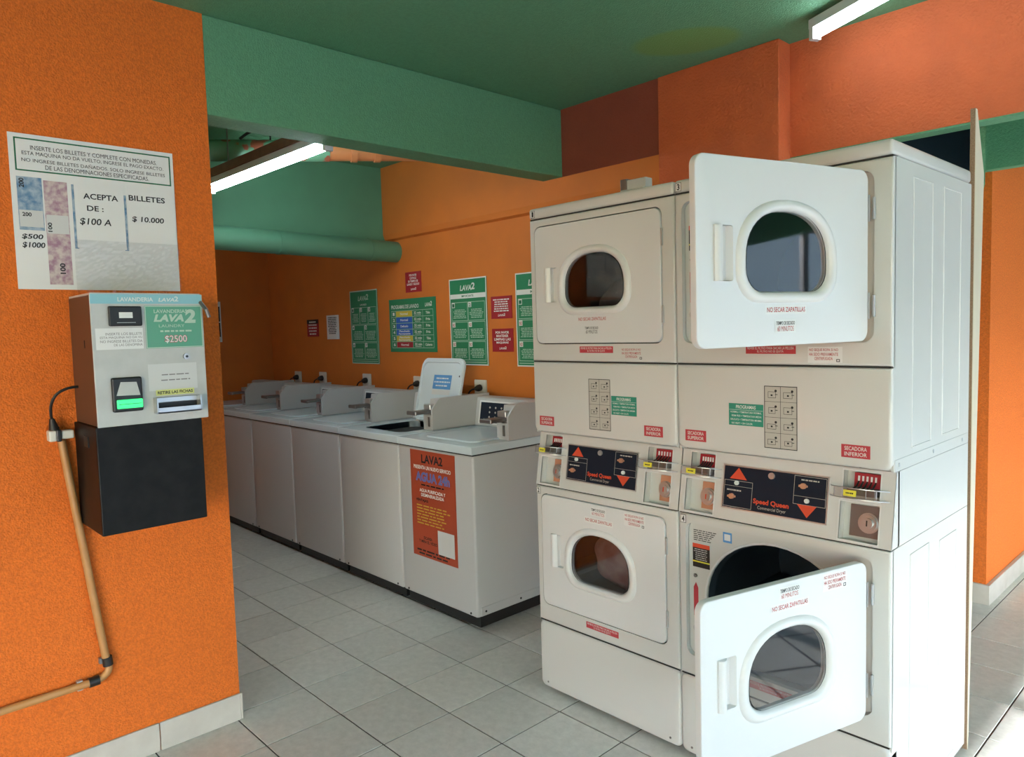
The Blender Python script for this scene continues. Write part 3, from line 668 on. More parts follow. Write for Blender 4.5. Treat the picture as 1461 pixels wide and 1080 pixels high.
    obj('panel_logo', SS.text(B(), 'Speed Queen', -.412, -.296, zz(.922), zz(.942), .0042, .03), 'logo', pn)
    b_ = B(); disc(b_, SS.pt(-.356, zz(1.017), .003), SS.n, .010, .006, 14); obj('panel_lock', b_, 'metal', pn)
    for xk, zk in ((-.471, .981), (-.241, .958)):
        obj('start_button', disc(B(), SS.pt(xk, zz(zk), .003), SS.n, .007, .007, 12), 'whiteink', pn)
    for xk, zk in ((-.485, .938), (-.254, 1.000)):
        b_ = B(); disc(b_, SS.pt(xk, zz(zk), .003), SS.n, .0085, .010, 12); SS.slab(b_, xk-.010, xk+.012, zz(zk)-.003, zz(zk)+.003, .003, .018)
        obj('selector_knob', b_, 'tanplate', pn)
    XF.pop()
    return t
d1 = dryer(-W, 'white stacked double dryer numbered 1 and 2 with both doors closed', False, '1', '2')
d2 = dryer(0, 'white stacked double dryer numbered 3 and 4 with both doors open', True, '3', '4')
# laundry seen through the closed doors
def bundle(name, c, r, m_, label, seed):
    b_ = B(); bmesh.ops.create_icosphere(b_, subdivisions=4, radius=1)
    rg = random.Random(seed); ws = [(Vector((rg.uniform(-1, 1), rg.uniform(-1, 1), rg.uniform(-1, 1)))*4.2, rg.uniform(0, 6)) for _ in range(7)]
    for v in b_.verts:
        p = v.co.copy(); d = 1 + sum(.055*abs(math.sin(p.dot(q) + f)) for q, f in ws)
        v.co = Vector((c[0] + p.x*r[0]*d, c[1] + p.y*r[1]*d, max(c[2] + p.z*r[2]*d, c[2]-r[2])))
    tag(obj(name, b_, m_, smooth=True), label, 'laundry')
bundle('laundry_bundle', (-.29, .185, 1.575), (.13, .09, .085), 'cloth_dark', 'dark grey clothes lying in the upper drum of the closed dryer', 2)
bundle('laundry_bundle', (-.33, .185, .575), (.14, .095, .10), 'cloth_red', 'maroon clothes lying in the lower drum of the closed dryer', 5)
# bracket on top of dryer
t = thing('metal_bracket', (-.20, .12, ZT), 'small grey metal bracket lying on top of the closed dryer', 'bracket')
obj('bracket_foot', bx(-.255, -.150, .04, .11, ZT+.0002, ZT+.012, bev=.002), 'machgrey', t)
obj('bracket_upright', bx(-.262, -.232, .05, .08, ZT+.0002, ZT+.052, bev=.002), 'darkmetal', t)
obj('bracket_arm', bx(-.232, -.150, .05, .09, ZT+.012, ZT+.046, bev=.003), 'machgrey', t)
# chipboard panel behind the dryer
bm = B(); prof = [(.700, 0), (.708, 0), (.80, 1.965), (.715, 2.165), (.700, 2.165)]; prism_x(bm, prof, .6700, .6843)
t = thing('chipboard_panel', (.684, .75, 0), 'tall narrow chipboard panel standing behind the open-door dryer', 'panel')
obj('board_core', bm, 'chip', t)
bm = B(); prism_x(bm, [(.701, .001), (.708, .001), (.80, 1.965), (.716, 2.163), (.701, 2.163)], .6843, .6858); obj('laminate', bm, 'board', t)

# ------------------------------------------------------------------ washers
WX, WY, WW, WZ, WZ2, WZB = -1.297, 0.177, 0.638, 0.924, 0.8844, 0.068
def washer(lid_open, name_label, slot):
    xr = WX - slot*WW; xl = xr - WW
    t = thing('top_load_washer', (xr - WW/2, WY+.33, 0), name_label, 'washer', 'row of top-load washers')
    a, b = xl+.003, xr-.003
    obj('cabinet', bx(a, b, WY+.006, .86, WZB, WZ2-.006, bev=.013, seg=3), 'enamel2', t, smooth=True)
    obj('bottom_lip', bx(b-.004, b+.002, WY+.03, .85, WZB+.004, WZB+.05, bev=.002, seg=1), 'enamel2', t)
    for yv in (WY+.06, WY+.30, WY+.55): obj('screw', disc(B(), (b+.001, yv, WZB+.025), (1, 0, 0), .006, .003, 8), 'black', t)
    for xv in (a+.05, b-.05): obj('screw', disc(B(), (xv, WY+.0065, WZB+.016), (0, -1, 0), .006, .003, 8), 'black', t)
    obj('deck_seam', bx(a+.004, b-.004, WY+.010, .85, WZ2-.008, WZ2+.002), 'seam', t)
    for xv in (a+.06, b-.06):
        for yv in (WY+.09, .80): obj('foot', tube(B(), [(xv, yv, 0), (xv, yv, WZB+.01)], .022, 10), 'black', t)
    obj('toe_shade', bx(a+.012, b-.012, WY+.035, .84, .012, WZB), 'black', t)  # black filler painting the shade under the cabinet
    hx0, hx1, hy0, hy1 = xl+.14, xl+.54, .27, .66
    # deck with lid opening
    b_ = B()
    plate(b_, [(a, -.86), (b, -.86), (b, -WY), (a, -WY)][::1], [rrect(hx0, hx1, -hy1, -hy0, .05)], 0, WZ-WZ2, bev=.007)
    # plate lies in XZ with front at y0: lay it flat (x, y, z) -> (x, -z, WZ - y)
    b_.transform(Matrix(((1, 0, 0, 0), (0, 0, -1, 0), (0, -1, 0, WZ), (0, 0, 0, 1))))
    bmesh.ops.recalc_face_normals(b_, faces=b_.faces)
    obj('deck', b_, 'deck', t, smooth=True)
    # tub below opening
    cx, cy = (hx0+hx1)/2, (hy0+hy1)/2
    b_ = B(); loft(b_, [[(x, y, z) for x, y in rrect(hx0-.001*s, hx1+.001*s, hy0-.001*s, hy1+.001*s, .05)] for z, s in ((WZ-.002, 0), (WZ-.06, 0))]); obj('lid_well', b_, 'deck', t)
    b_ = B(); loft(b_, [[(x, y, WZ-.062) for x, y in rrect(hx0, hx1, hy0, hy1, .05)], [(x, y, WZ-.063) for x, y in circ(cx, cy, .17, .17, 24)]]) if False else None
    b_ = B(); loft(b_, [[(x, y, z) for x, y in circ(cx, cy, r_, r_, 28)] for z, r_ in ((WZ-.045, .255), (WZ-.5, .255), (WZ-.51, .02))]); obj('tub', b_, 'drum', t, smooth=True)
    # lid
    bl = B(); plate(bl, rrect(hx0-.012, hx1+.012, -hy1-.006, -hy0+.012, .05), [], 0, .0085 if not lid_open else .016, bev=.004)
    bl.transform(Matrix(((1, 0, 0, 0), (0, 0, -1, 0), (0, -1, 0, WZ+.009), (0, 0, 0, 1)))); bmesh.ops.recalc_face_normals(bl, faces=bl.faces)
    if lid_open:
        pv = Vector((0, hy1+.004, WZ+.001)); XF.append(Matrix.Translation(pv) @ Matrix.Rotation(math.radians(-104), 4, 'X') @ Matrix.Translation(-pv))
    ld = obj('lid', bl, 'deck', t, smooth=True)
    if lid_open:
        SL = Surf((0, 0, WZ-.007), (1, 0, 0), (0, -1, 0))      # underside of the lid
        b_ = B(); loft(b_, [[(x, -y, z) for x, y in rrect(hx0-q, hx1+q, -hy1-q+.008, -hy0+q-.008, .045)] for q, z in ((.010, WZ-.007), (.006, WZ-.015), (-.006, WZ-.015), (-.010, WZ-.007))])
        obj('lid_rim', b_, 'deck', ld, smooth=True)
        lb = obj('lid_label', SL.rect(B(), hx0+.13, hx0+.31, -.455, -.365, .0012), 'bluetape', ld)
        obj('label_strip', SL.rect(B(), hx0+.13, hx0+.31, -.490, -.460, .0012), 'paper2', ld)
        obj('lettering', SL.words(B(), hx0+.14, hx0+.30, -.445, -.375, 3, .0017, 8, fill=.35), 'whiteink', lb)
        b_ = B(); disc(b_, (hx1-.015, hy0+.10, WZ-.007), (0, 0, -1), .006, .004, 8); obj('lid_bumper', b_, 'black', ld)
        XF.pop()
    # console
    c0, c1 = a, b - .100
    prof = [(.735, WZ+.001), (.762, 1.085), (.772, 1.092), (.86, 1.092), (.86, WZ+.001)]
    cs = obj('console', prism_x(B(), prof, c0, c1), 'enamel2', t)
    v_ = Vector((0, .027, 1.085-WZ-.001)); SK = Surf((0, .735, WZ+.001), (1, 0, 0), v_)
    pn = obj('control_panel', SK.slab(B(), c0+.035, c1-.002, .012, .150, 0, .006), 'ring', cs)
    obj('panel_face', SK.rect(B(), c0+.048, c1-.004, .022, .140, .0065), 'navy', cs)
    b_ = B(); rg = random.Random(4)
    for r_ in range(3):
        for k in range(5): SK.poly(b_, [(c0+.13 + k*.05 + .007*math.cos(q), .055 + r_*.028 + .006*math.sin(q)) for q in [6.283*i/8 for i in range(8)]], .007)
    SK.words(b_, c0+.07, c0+.16, .03, .045, 2, .007, 3); SK.rect(b_, c0+.30, c1-.03, .105, .128, .007)
    obj('panel_print', b_, 'pictogrey', cs)
    # coin box at the right end
    m0, m1 = b-.098, b+.001
    prof = [(.425, WZ+.001), (.425, 1.045), (.432, 1.055), (.475, 1.100), (.485, 1.106), (.862, 1.108), (.862, WZ+.001)]
    cb = obj('coin_box', prism_x(B(), prof, m1-.012, m1), 'enamel2', t)
    obj('coin_box_body', prism_x(B(), [(.435, WZ+.001), (.435, 1.010), (.475, 1.018), (.490, 1.098), (.860, 1.102), (.860, WZ+.001)], m0, m1-.012), 'enamel2', cb)
    obj('coin_box_slot', bx(m0+.045, m0+.062, .4325, .436, WZ+.02, WZ+.075), 'darkmetal', cb)
    obj('coin_slide', bx(m0+.004, m1-.020, .33, .47, 1.022, 1.040, bev=.003, seg=1), 'darkmetal', cb)
    obj('slide_bracket', bx(m0+.010, m1-.026, .43, .485, 1.041, 1.072, bev=.003, seg=1), 'metal', cb)
    obj('slide_handle', bx(m0-.004, m1-.014, .318, .334, 1.020, 1.042, bev=.004, seg=1), 'darkmetal', cb)
    return t
labels = ['white washer with the brick-red poster on its front at the end of the row', 'white washer with its lid standing open',
          'white washer with closed lid beside the open-lid washer', 'white washer with closed lid, two along from the open-lid washer',
          'white washer with closed lid, three along from the open-lid washer', 'white washer last in the row against the far orange wall']
def copy_tree(o, parent=None):
    c = o.copy(); COL.objects.link(c); c.parent = parent
    for ch in list(o.children): copy_tree(ch, c)
    return c
w0 = washer(False, labels[0], 0); washer(True, labels[1], 1)
for k in range(2, 6):
    c = copy_tree(w0); c.location.x -= k*WW; c['label'] = labels[k]
# poster on the last washer
SW = Surf((0, WY+.006, 0), (1, 0, 0), (0, 0, 1))
po = tag(obj('poster', SW.slab(B(), -1.822, -1.440, .292, .866, .0002, .0014), 'posterred'), 'brick-red poster with black and yellow lettering on the washer front', 'poster')
a0, a1 = -1.822, -1.440
obj('heading', SW.text(B(), 'LAVA2', a0+.100, a1-.100, .800, .846, .0018, .03), 'ink', po)
obj('lettering', SW.text(B(), 'PRESENTA UN NUEVO SERVICIO', a0+.030, a1-.035, .766, .786, .0018, .02), 'whiteink', po)
obj('lettering', SW.text(B(), 'AGUA 24h', a0+.045, a1-.045, .700, .752, .0018, .05), 'posterblue', po)
obj('lettering', SW.words(B(), a0+.065, a1-.065, .676, .690, 1, .0018, 3), 'ink', po)
obj('lettering', SW.lines(B(), ['AGUA PURIFICADA Y', 'DESMINERALIZADA'], a0+.075, a1-.085, .620, .662, .0018, .02), 'whiteink', po)
obj('lettering', SW.text(B(), 'VENTAJAS:', a0+.040, a0+.150, .588, .606, .0018, .03), 'ink', po)
obj('lettering', SW.lines(B(), ['ESCANEA', 'Y MIRA EL VIDEO'], a0+.055, a0+.215, .368, .405, .0018, .02), 'ink', po)
obj('lettering', SW.words(B(), a0+.01, a1-.04, .300, .335, 2, .0018, 9), 'ink', po)
obj('lettering', SW.words(B(), a0+.045, a1-.035, .466, .578, 7, .0018, 12, False, .4), 'posteryellow', po)
obj('blank_square', SW.rect(B(), a1-.160, a1-.022, .332, .458, .0020), 'paper2', po)

# ------------------------------------------------------------------ outlets with plugs
names_o = ['behind the washer with the brick-red poster', 'behind the raised washer lid', 'below the first green poster along the wall', 'below the small white notice', 'nearest to the far orange wall']
for k, (x, z) in enumerate(((-2.150, 1.130), (-2.825, 1.134), (-3.505, 1.135), (-4.195, 1.133), (-4.640, 1.129))):
    t = thing('wall_outlet', (x, YW, z-.055), 'white wall outlet ' + names_o[k], 'outlet', 'outlets above the washers')
    obj('cover_plate', bx(x-.058, x+.058, YW-.012, YW, z-.055, z+.042, bev=.005), 'socket', t)
    obj('socket_face', disc(B(), (x+.004, YW-.012, z-.008), (0, -1, 0), .030, .002, 16), 'socket', t)
    p = thing('power_plug', (x+.004, YW-.014, z-.03), 'black plug with cord in the outlet ' + names_o[k], 'plug', 'plugs above the washers')
    b_ = B(); tube(b_, [(x+.004, YW-.0142, z-.008), (x+.004, YW-.034, z-.010), (x-.008, YW-.05, z-.014)], .02, 10, rs=[.022, .022, .012]); obj('plug_body', b_, 'black', p, smooth=True)
    obj('cord', tube(B(), curve3((x-.008, YW-.05, z-.014), (x-.075, YW-.075, z-.02), (x-.085, YW-.045, .985), 10), .0055, 6), 'black', p, smooth=True)

# ------------------------------------------------------------------ signs on the poster wall
def sign(name, a0, a1, b0, b1, m_, label, cat='sign'):
    return tag(obj(name, FB.slab(B(), a0, a1, b0, b1, .0005, .005), m_), label, cat)
def logo(bm, a0, a1, b0, b1, h=.0062):
    wd = (a1-a0); FB.text(bm, 'LAVA', a0, a0+wd*.78, b0, b0+(b1-b0)*.75, h, .03, .2); FB.text(bm, '2', a0+wd*.76, a1, b0+(b1-b0)*.1, b1, h, .03, .1)
# 1 tall instruction board (7 steps)
def tall(a0, a1, b0, b1, rows, label, seed, banner):
    s = sign('instruction_board', a0, a1, b0, b1, 'signgreen', label)
    b_ = FB.frame(B(), a0, a1, b0, b1, .008, .0056); c = (a0+a1)/2; H = b1-b0; logo(b_, c-.075, c+.075, b1-.080, b1-.032)
    obj('frame_and_logo', b_, 'whiteink' if banner else 'palegreenink', s)
    if banner: obj('banner', FB.rect(B(), a0+.01, a1-.01, b1-.130, b1-.100, .0056), 'whiteink', s); obj('lettering', FB.text(B(), 'IMPORTANTE', c-.06, c+.06, b1-.122, b1-.108, .006, .02), 'signgreen_d', s)
    else: obj('lettering', FB.text(B(), 'LAVADO', c-.045, c+.045, b1-.118, b1-.104, .006, .02), 'whiteink', s)
    top = b1 - (.15 if banner else .128); bot = b0+.03; hh = (top-bot)/3
    k = 0
    for r_, n_ in enumerate(rows):
        wd = (a1-a0-.036)/n_
        for c_ in range(n_):
            x0_, z1_ = a0+.018+c_*wd, top-r_*hh
            fr = obj('step_frame', FB.frame(B(), x0_+.002, x0_+wd-.002, z1_-hh+.003, z1_-.003, .003, .0056), 'palegreenink', s)
            obj('step_badge', FB.rect(B(), x0_+.006, x0_+.036, z1_-.038, z1_-.006, .006), 'whiteink', fr)
            k += 1
            obj('step_number', FB.text(B(), 'NO' if banner and k > 2 else str(k), x0_+.010, x0_+.032, z1_-.034, z1_-.012, .0064, .02), 'redink' if banner and k > 2 else 'signgreen_d', fr)
            obj('small_print', FB.words(B(), x0_+.014, x0_+wd-.014, z1_-hh+.018, z1_-.048, 6, .006, seed+k, True, .45), 'palegreenink', fr)
    obj('base_line', FB.rect(B(), a0+.018, a1-.018, b0+.018, b0+.022, .0056), 'palegreenink', s)
    return s
tall(-3.710, -3.319, 1.255, 1.823, (3, 2, 2), 'tall green instruction board beside the small white notice', 10, False)
tall(-2.442, -2.068, 1.264, 1.829, (2, 2, 2), 'tall green instruction board with a white banner between the programme table and red signs', 30, True)
tall(-1.802, -1.43, 1.264, 1.824, (2, 2, 2), 'tall green instruction board partly hidden by the closed dryer', 50, True)
# programme table
a0, a1, b0, b1 = -3.162, -2.598, 1.348, 1.730
s = sign('programme_table', a0, a1, b0, b1, 'signgreen', 'green washing programme table with yellow, blue and red rows')
obj('heading', FB.text(B(), 'PROGRAMAS DE LAVADO', a0+.03, a0+.37, b1-.070, b1-.042, .0062, .02), 'whiteink', s)
b_ = B(); logo(b_, a1-.12, a1-.04, b1-.065, b1-.030)
obj('logo', b_, 'whiteink', s)
cols = [a0+.03, a0+.085, a0+.29, a0+.415, a1-.03]; rt = b1-.085; rh = (rt-b0-.03)/6
data = [('yellow', 'Normal', 'Tibia'), ('blue', 'Normal', 'Fria'), ('blue', 'Delicado', 'Fria'), ('blue', 'Planchado Permanente', 'Fria'), ('yellow', 'Planchado Permanente', 'Tibia'), ('signred', 'Normal', 'Caliente')]
b_ = B()
for k in range(7): FB.rect(b_, cols[0], cols[4], rt-k*rh-.0015, rt-k*rh+.0015, .0066)
for c in cols: FB.rect(b_, c-.0015, c+.0015, rt-6*rh, rt, .0066)
obj('table_grid', b_, 'palegreenink', s)
for k, (cm, nm, tmp) in enumerate(data):
    z1 = rt-k*rh
    rw = obj('table_cell', FB.rect(B(), cols[1]+.003, cols[2]-.003, z1-rh+.003, z1-.003, .0058), cm, s)
    b_ = FB.text(B(), str(k+1), cols[0]+.016, cols[0]+.040, z1-rh+.012, z1-.010, .0064, .04)
    if len(nm) < 10: FB.text(b_, nm, cols[1]+.055, cols[2]-.055, z1-rh*.68, z1-rh*.30, .0064, .03)
    else: FB.lines(b_, nm.split(), cols[1]+.03, cols[2]-.03, z1-rh+.006, z1-.006, .0064, .03)
    FB.text(b_, '32 min', cols[2]+.020, cols[3]-.020, z1-rh*.62, z1-rh*.22, .0064, .03); FB.words(b_, cols[2]+.02, cols[3]-.02, z1-rh+.006, z1-rh*.7, 1, .0064, k)
    FB.text(b_, tmp, cols[3]+.02+(.015 if tmp != 'Caliente' else 0), cols[4]-.02-(.015 if tmp != 'Caliente' else 0), z1-rh*.68, z1-rh*.28, .0064, .03)
    obj('lettering', b_, 'whiteink', rw)
# red signs
def red(a0, a1, b0, b1, lines_, label, seed):
    s = sign('red_sign', a0, a1, b0, b1, 'signred', label)
    b_ = B()
    if lines_: FB.lines(b_, lines_, a0+.02, a1-.02, b0+.048, b1-.016, .0062, .03)
    else: FB.words(b_, a0+.02, a1-.02, b0+.040, b1-.014, 6, .0062, seed, True, .5)
    logo(b_, (a0+a1)/2-.03, (a0+a1)/2+.035, b0+.014, b0+.032)
    obj('lettering', b_, 'whiteink', s)
red(-2.942, -2.755, 1.772, 1.915, ['POR FAVOR', 'CONTROLE', 'SU TIEMPO DE', 'LAVADO Y SECADO'], 'dark red sign hung above the washing programme table', 1)
red(-2.028, -1.840, 1.558, 1.696, None, 'dark red sign above the other red sign beside the white-banner board', 2)
red(-2.026, -1.835, 1.353, 1.496, ['POR FAVOR', 'MANTENER', 'LIMPIAS LAS', 'MAQUINAS'], 'lower dark red sign of two beside the white-banner board', 3)
s = sign('red_notice', -4.435, -4.239, 1.476, 1.620, 'signred', 'small red notice with black top beside the white notice')
obj('black_band', FB.rect(B(), -4.435, -4.239, 1.585, 1.620, .0056), 'black', s)
obj('lettering', FB.words(B(), -4.41, -4.26, 1.485, 1.612, 5, .0062, 21, True, .45), 'whiteink', s)
s = sign('white_notice', -4.094, -3.902, 1.450, 1.647, 'paper', 'small white printed notice on the wall above the washers', 'notice')
obj('lettering', FB.words(B(), -4.07, -3.93, 1.49, 1.635, 10, .0062, 22, True, .5), 'ink', s)
# framed black panel on the far wall
SFar = Surf((-5.14, 0, 0), (0, 1, 0), (0, 0, 1))
s = tag(obj('wall_board', SFar.slab(B(), .10, .515, 1.450, 1.808, .0005, .006), 'paper'), 'white board with two black panels on the far orange wall', 'board')
obj('black_panel', SFar.rect(B(), .12, .505, 1.495, 1.622, .0066), 'black', s); obj('black_panel', SFar.rect(B(), .12, .505, 1.632, 1.765, .0066), 'black', s)

# ------------------------------------------------------------------ notice over the coin machine
s = tag(obj('payment_notice', FL.slab(B(), -1.615, -1.120, 1.664, 2.155, .0005, .004), 'paper'), 'white payment notice with green border above the coin machine', 'notice')
obj('green_border', FL.frame(B(), -1.600, -1.130, 2.038, 2.142, .0045, .0046), 'signgreen_d', s)
b_ = B()
for k, (tx, x0_, x1_) in enumerate((('INSERTE LOS BILLETES Y COMPLETE CON MONEDAS.', -1.556, -1.176), ('ESTA MAQUINA NO DA VUELTO, INGRESE EL PAGO EXACTO.', -1.580, -1.155), ('NO INGRESE BILLETES DAÑADOS. SOLO INGRESE BILLETES', -1.582, -1.150), ('DE LAS DENOMINACIONES ESPECIFICADAS.', -1.518, -1.205))):
    FL.text(b_, tx, x0_, x1_, 2.107-k*.0195, 2.1205-k*.0195, .0050, 0)
obj('lettering', b_, 'ink', s)
n1 = obj('note_picture', FL.rect(B(), -1.600, -1.531, 1.852, 2.020, .0046), 'note_blue', s)
obj('picture_margin', FL.rect(B(), -1.598, -1.533, 1.862, 1.915, .0050), 'paper2', n1)
obj('lettering', FL.text(B(), '200', -1.590, -1.565, 1.895, 1.908, .0054, .03), 'ink', n1)
obj('lettering', Surf((XL, 0, 0), (0, 0, 1), (0, -1, 0)).text(B(), '200', 1.985, 2.015, 1.580, 1.594, .0054, .03), 'ink', n1)
n2 = obj('note_picture', FL.rect(B(), -1.527, -1.460, 1.680, 2.014, .0046), 'note_violet', s)
obj('picture_margin', FL.rect(B(), -1.525, -1.462, 1.845, 1.905, .0050), 'paper2', n2)
b_ = Surf((XL, 0, 0), (0, 0, 1), (0, -1, 0)).text(B(), '100', 1.850, 1.880, 1.510, 1.522, .0054, .03); Surf((XL, 0, 0), (0, 0, 1), (0, -1, 0)).text(b_, '100', 1.715, 1.750, 1.480, 1.496, .0054, .03)
obj('lettering', b_, 'ink', n2)
b_ = FL.text(B(), '$500', -1.596, -1.537, 1.822, 1.840, .0050, .02, .15); FL.text(b_, '$1000', -1.596, -1.533, 1.794, 1.814, .0050, .02, .15)
obj('handwriting', b_, 'ink', s)
n3 = obj('note_picture', FL.rect(B(), -1.448, -1.436, 1.80, 2.010, .0046), 'note_blue', s)
n3 = obj('note_picture', FL.rect(B(), -1.296, -1.283, 1.80, 1.990, .0046), 'note_blue', s)
p = tag(obj('paper_note', FL.slab(B(), -1.441, -1.291, 1.803, 2.017, .0060, .0068), 'paper'), 'handwritten white note reading ACEPTA DE taped to the payment notice', 'note')
for tx, q, bo, sh in (('ACEPTA', (-1.415, -1.309, 1.966, 1.985), .02, 0), ('DE :', (-1.406, -1.356, 1.927, 1.945), .02, 0), ('$100 A', (-1.430, -1.335, 1.878, 1.903), .015, .15)): obj('handwriting', FL.text(B(), tx, *q, .0074, bo, sh), 'ink', p)
p = tag(obj('paper_note', FL.slab(B(), -1.282, -1.124, 1.812, 2.020, .0060, .0068), 'paper'), 'handwritten white note reading BILLETES taped to the payment notice', 'note')
for tx, q, sh in (('BILLETES', (-1.275, -1.156, 1.974, 1.993), 0), ('$ 10.000', (-1.268, -1.163, 1.900, 1.921), .1)): obj('handwriting', FL.text(B(), tx, *q, .0074, .02, sh), 'ink', p)
# crinkled clear plastic over the lower half
b_ = B(); nx, nz = 34, 22; rg = random.Random(5); gridv = []
for j in range(nz+1):
    row = []
    for i in range(nx+1):
        a = -1.452 + .334*i/nx; c = 1.655 + .175*j/nz
        if j == 0: c += .006*math.sin(i*.9)
        row.append(b_.verts.new(FL.pt(a, c, .0085 + .003*rg.random())))
    gridv.append(row)
for j in range(nz):
    for i in range(nx): b_.faces.new((gridv[j][i], gridv[j][i+1], gridv[j+1][i+1], gridv[j+1][i]))
tag(obj('plastic_sleeve', b_, 'film'), 'crinkled clear plastic sleeve over the lower part of the payment notice', 'plastic')

# ------------------------------------------------------------------ coin machine
XM = -1.096
FM = Surf((XM, 0, 0), (0, 1, 0), (0, 0, 1))
t = thing('token_machine', (-1.23, -1.31, .882), 'wall-mounted grey token machine with black box below on the orange wall', 'vending machine')
obj('casing', bx(XL, XM-.004, -1.478, -1.147, 1.226, 1.634, bev=.003), 'machside', t)
fp = obj('front_plate', bx(XM-.006, XM, -1.480, -1.143, 1.224, 1.637, bev=.002), 'machgrey', t)
obj('top_sheet', bx(XL+.002, XM-.003, -1.476, -1.149, 1.634, 1.640), 'machgrey', t)
hd = obj('header_band', FM.rect(B(), -1.479, -1.146, 1.606, 1.636, .0006), 'lightblue', t)
for tx, q, sh in (('LAVANDERIA', (-1.402, -1.298, 1.613, 1.626), 0), ('LAVA', (-1.282, -1.232, 1.613, 1.625), .2), ('2', (-1.232, -1.220, 1.614, 1.630), 0)): obj('lettering', FM.text(B(), tx, *q, .0010, .02, sh), 'whiteink', hd)
rd = obj('card_reader', bx(XM, XM+.010, -1.432, -1.336, 1.536, 1.598, bev=.004), 'black', t)
obj('reader_screen', Surf((XM+.010, 0, 0), (0, 1, 0), (0, 0, 1)).rect(B(), -1.403, -1.364, 1.561, 1.579, .0006), 'paper', rd)
obj('reader_slot', Surf((XM+.010, 0, 0), (0, 1, 0), (0, 0, 1)).rect(B(), -1.410, -1.356, 1.546, 1.5475, .0006), 'machgrey', rd)
gs = obj('green_sticker', FM.rect(B(), -1.326, -1.147, 1.463, 1.600, .0006), 'machgreen', t)
b_ = FM.text(B(), 'LAVANDERIAS', -1.298, -1.194, 1.576, 1.588, .0012, .02); FM.text(b_, 'LAVA', -1.300, -1.206, 1.548, 1.572, .0012, .05, .25); FM.text(b_, '2', -1.204, -1.168, 1.543, 1.588, .0012, .05, .1)
FM.text(b_, 'LAUNDRY', -1.285, -1.205, 1.530, 1.539, .0012, .0); FM.words(b_, -1.295, -1.170, 1.512, 1.523, 1, .0012, 4); FM.frame(b_, -1.325, -1.148, 1.464, 1.599, .0025, .0010)
obj('lettering', b_, 'palegreenink', gs)
obj('price', FM.text(B(), '$2500', -1.268, -1.200, 1.478, 1.503, .0012, .0), 'paper', gs); obj('price_outline', FM.text(B(), '$2500', -1.2695, -1.1985, 1.4765, 1.5045, .0009, .035), 'redink', gs)
ws_ = obj('white_sticker', FM.rect(B(), -1.470, -1.334, 1.464, 1.530, .0006), 'paper', t)
b_ = B()
for k, (tx, x0_) in enumerate((('INSERTE LOS BILLETE', -1.442), ('ESTA MAQUINA NO DA VU', -1.458), ('NO INGRESE BILLETES DA', -1.458), ('DE LAS DENOMINA', -1.420))):
    FM.text(b_, tx, x0_, -1.337, 1.508-k*.0115, 1.516-k*.0115, .0010)
obj('lettering', b_, 'machgrey' if False else 'darkmetal', ws_)
ac = obj('bill_acceptor', bx(XM, XM+.014, -1.437, -1.349, 1.268, 1.376, bev=.005), 'black', t)
SA = Surf((XM+.014, 0, 0), (0, 1, 0), (0, 0, 1))
obj('acceptor_label', SA.poly(B(), ((-1.426, 1.320), (-1.357, 1.318), (-1.366, 1.360), (-1.412, 1.362)), .0006), 'machgrey', ac)
sl_ = obj('lit_slot', bx(XM+.014, XM+.022, -1.427, -1.352, 1.279, 1.307, bev=.003), 'neon', ac)
obj('bill_slit', bx(XM+.0215, XM+.0226, -1.422, -1.357, 1.292, 1.2935), 'black', sl_)
tr = obj('token_tray', prism_x(B(), [(0, 0), (1, 0), (1, 1), (0, 1)], 0, 1), 'metal', t)
tr.data.clear_geometry(); b2 = B()
box(b2, XM, XM+.006, -1.314, -1.178, 1.286, 1.304, bev=.002, seg=1); box(b2, XM, XM+.038, -1.314, -1.178, 1.254, 1.258); box(b2, XM, XM+.038, -1.316, -1.312, 1.254, 1.304); box(b2, XM, XM+.038, -1.180, -1.176, 1.254, 1.304); box(b2, XM+.035, XM+.038, -1.314, -1.178, 1.254, 1.272)
bmesh.ops.translate(b2, verts=b2.verts, vec=-worldloc(t)); b2.to_mesh(tr.data); b2.free()
obj('tray_mouth', bx(XM, XM+.002, -1.312, -1.180, 1.258, 1.286), 'black', t)
lk = obj('key_lock', tube(B(), [(XM, -1.206, 1.433), (XM+.010, -1.206, 1.433)], .010, 16), 'metal', t); obj('lock_core', tube(B(), [(XM+.010, -1.206, 1.433), (XM+.012, -1.206, 1.433)], .004, 10), 'black', lk)
pp = obj('taped_paper', FM.rect(B(), -1.326, -1.174, 1.326, 1.412, .0010), 'paper2', t)
obj('lettering', FM.words(B(), -1.30, -1.185, 1.350, 1.385, 2, .0014, 14, True, .2), 'darkmetal', pp)
yt = obj('yellow_tape', FM.rect(B(), -1.308, -1.188, 1.310, 1.328, .0070), 'paleyellow', t)
obj('lettering', FM.text(B(), 'RETIRE LAS FICHAS', -1.303, -1.193, 1.314, 1.324, .0076, .03), 'ink', yt)
b_ = B(); tube(b_, [(XM+.002, -1.150, 1.612), (XM+.030, -1.142, 1.585), (XM+.030, -1.134, 1.560)], .006, 8); obj('latch', b_, 'darkmetal', t)
obj('side_keyhole', bx(-1.20, -1.192, -1.4795, -1.4775, 1.47, 1.495), 'black', t)
bb = obj('black_box', bx(XL, XM-.002, -1.486, -1.165, .884, 1.2255, bev=.003), 'blackmetal', t)
obj('box_hinge', bx(-1.24, -1.19, -1.489, -1.486, 1.155, 1.19), 'black', bb)
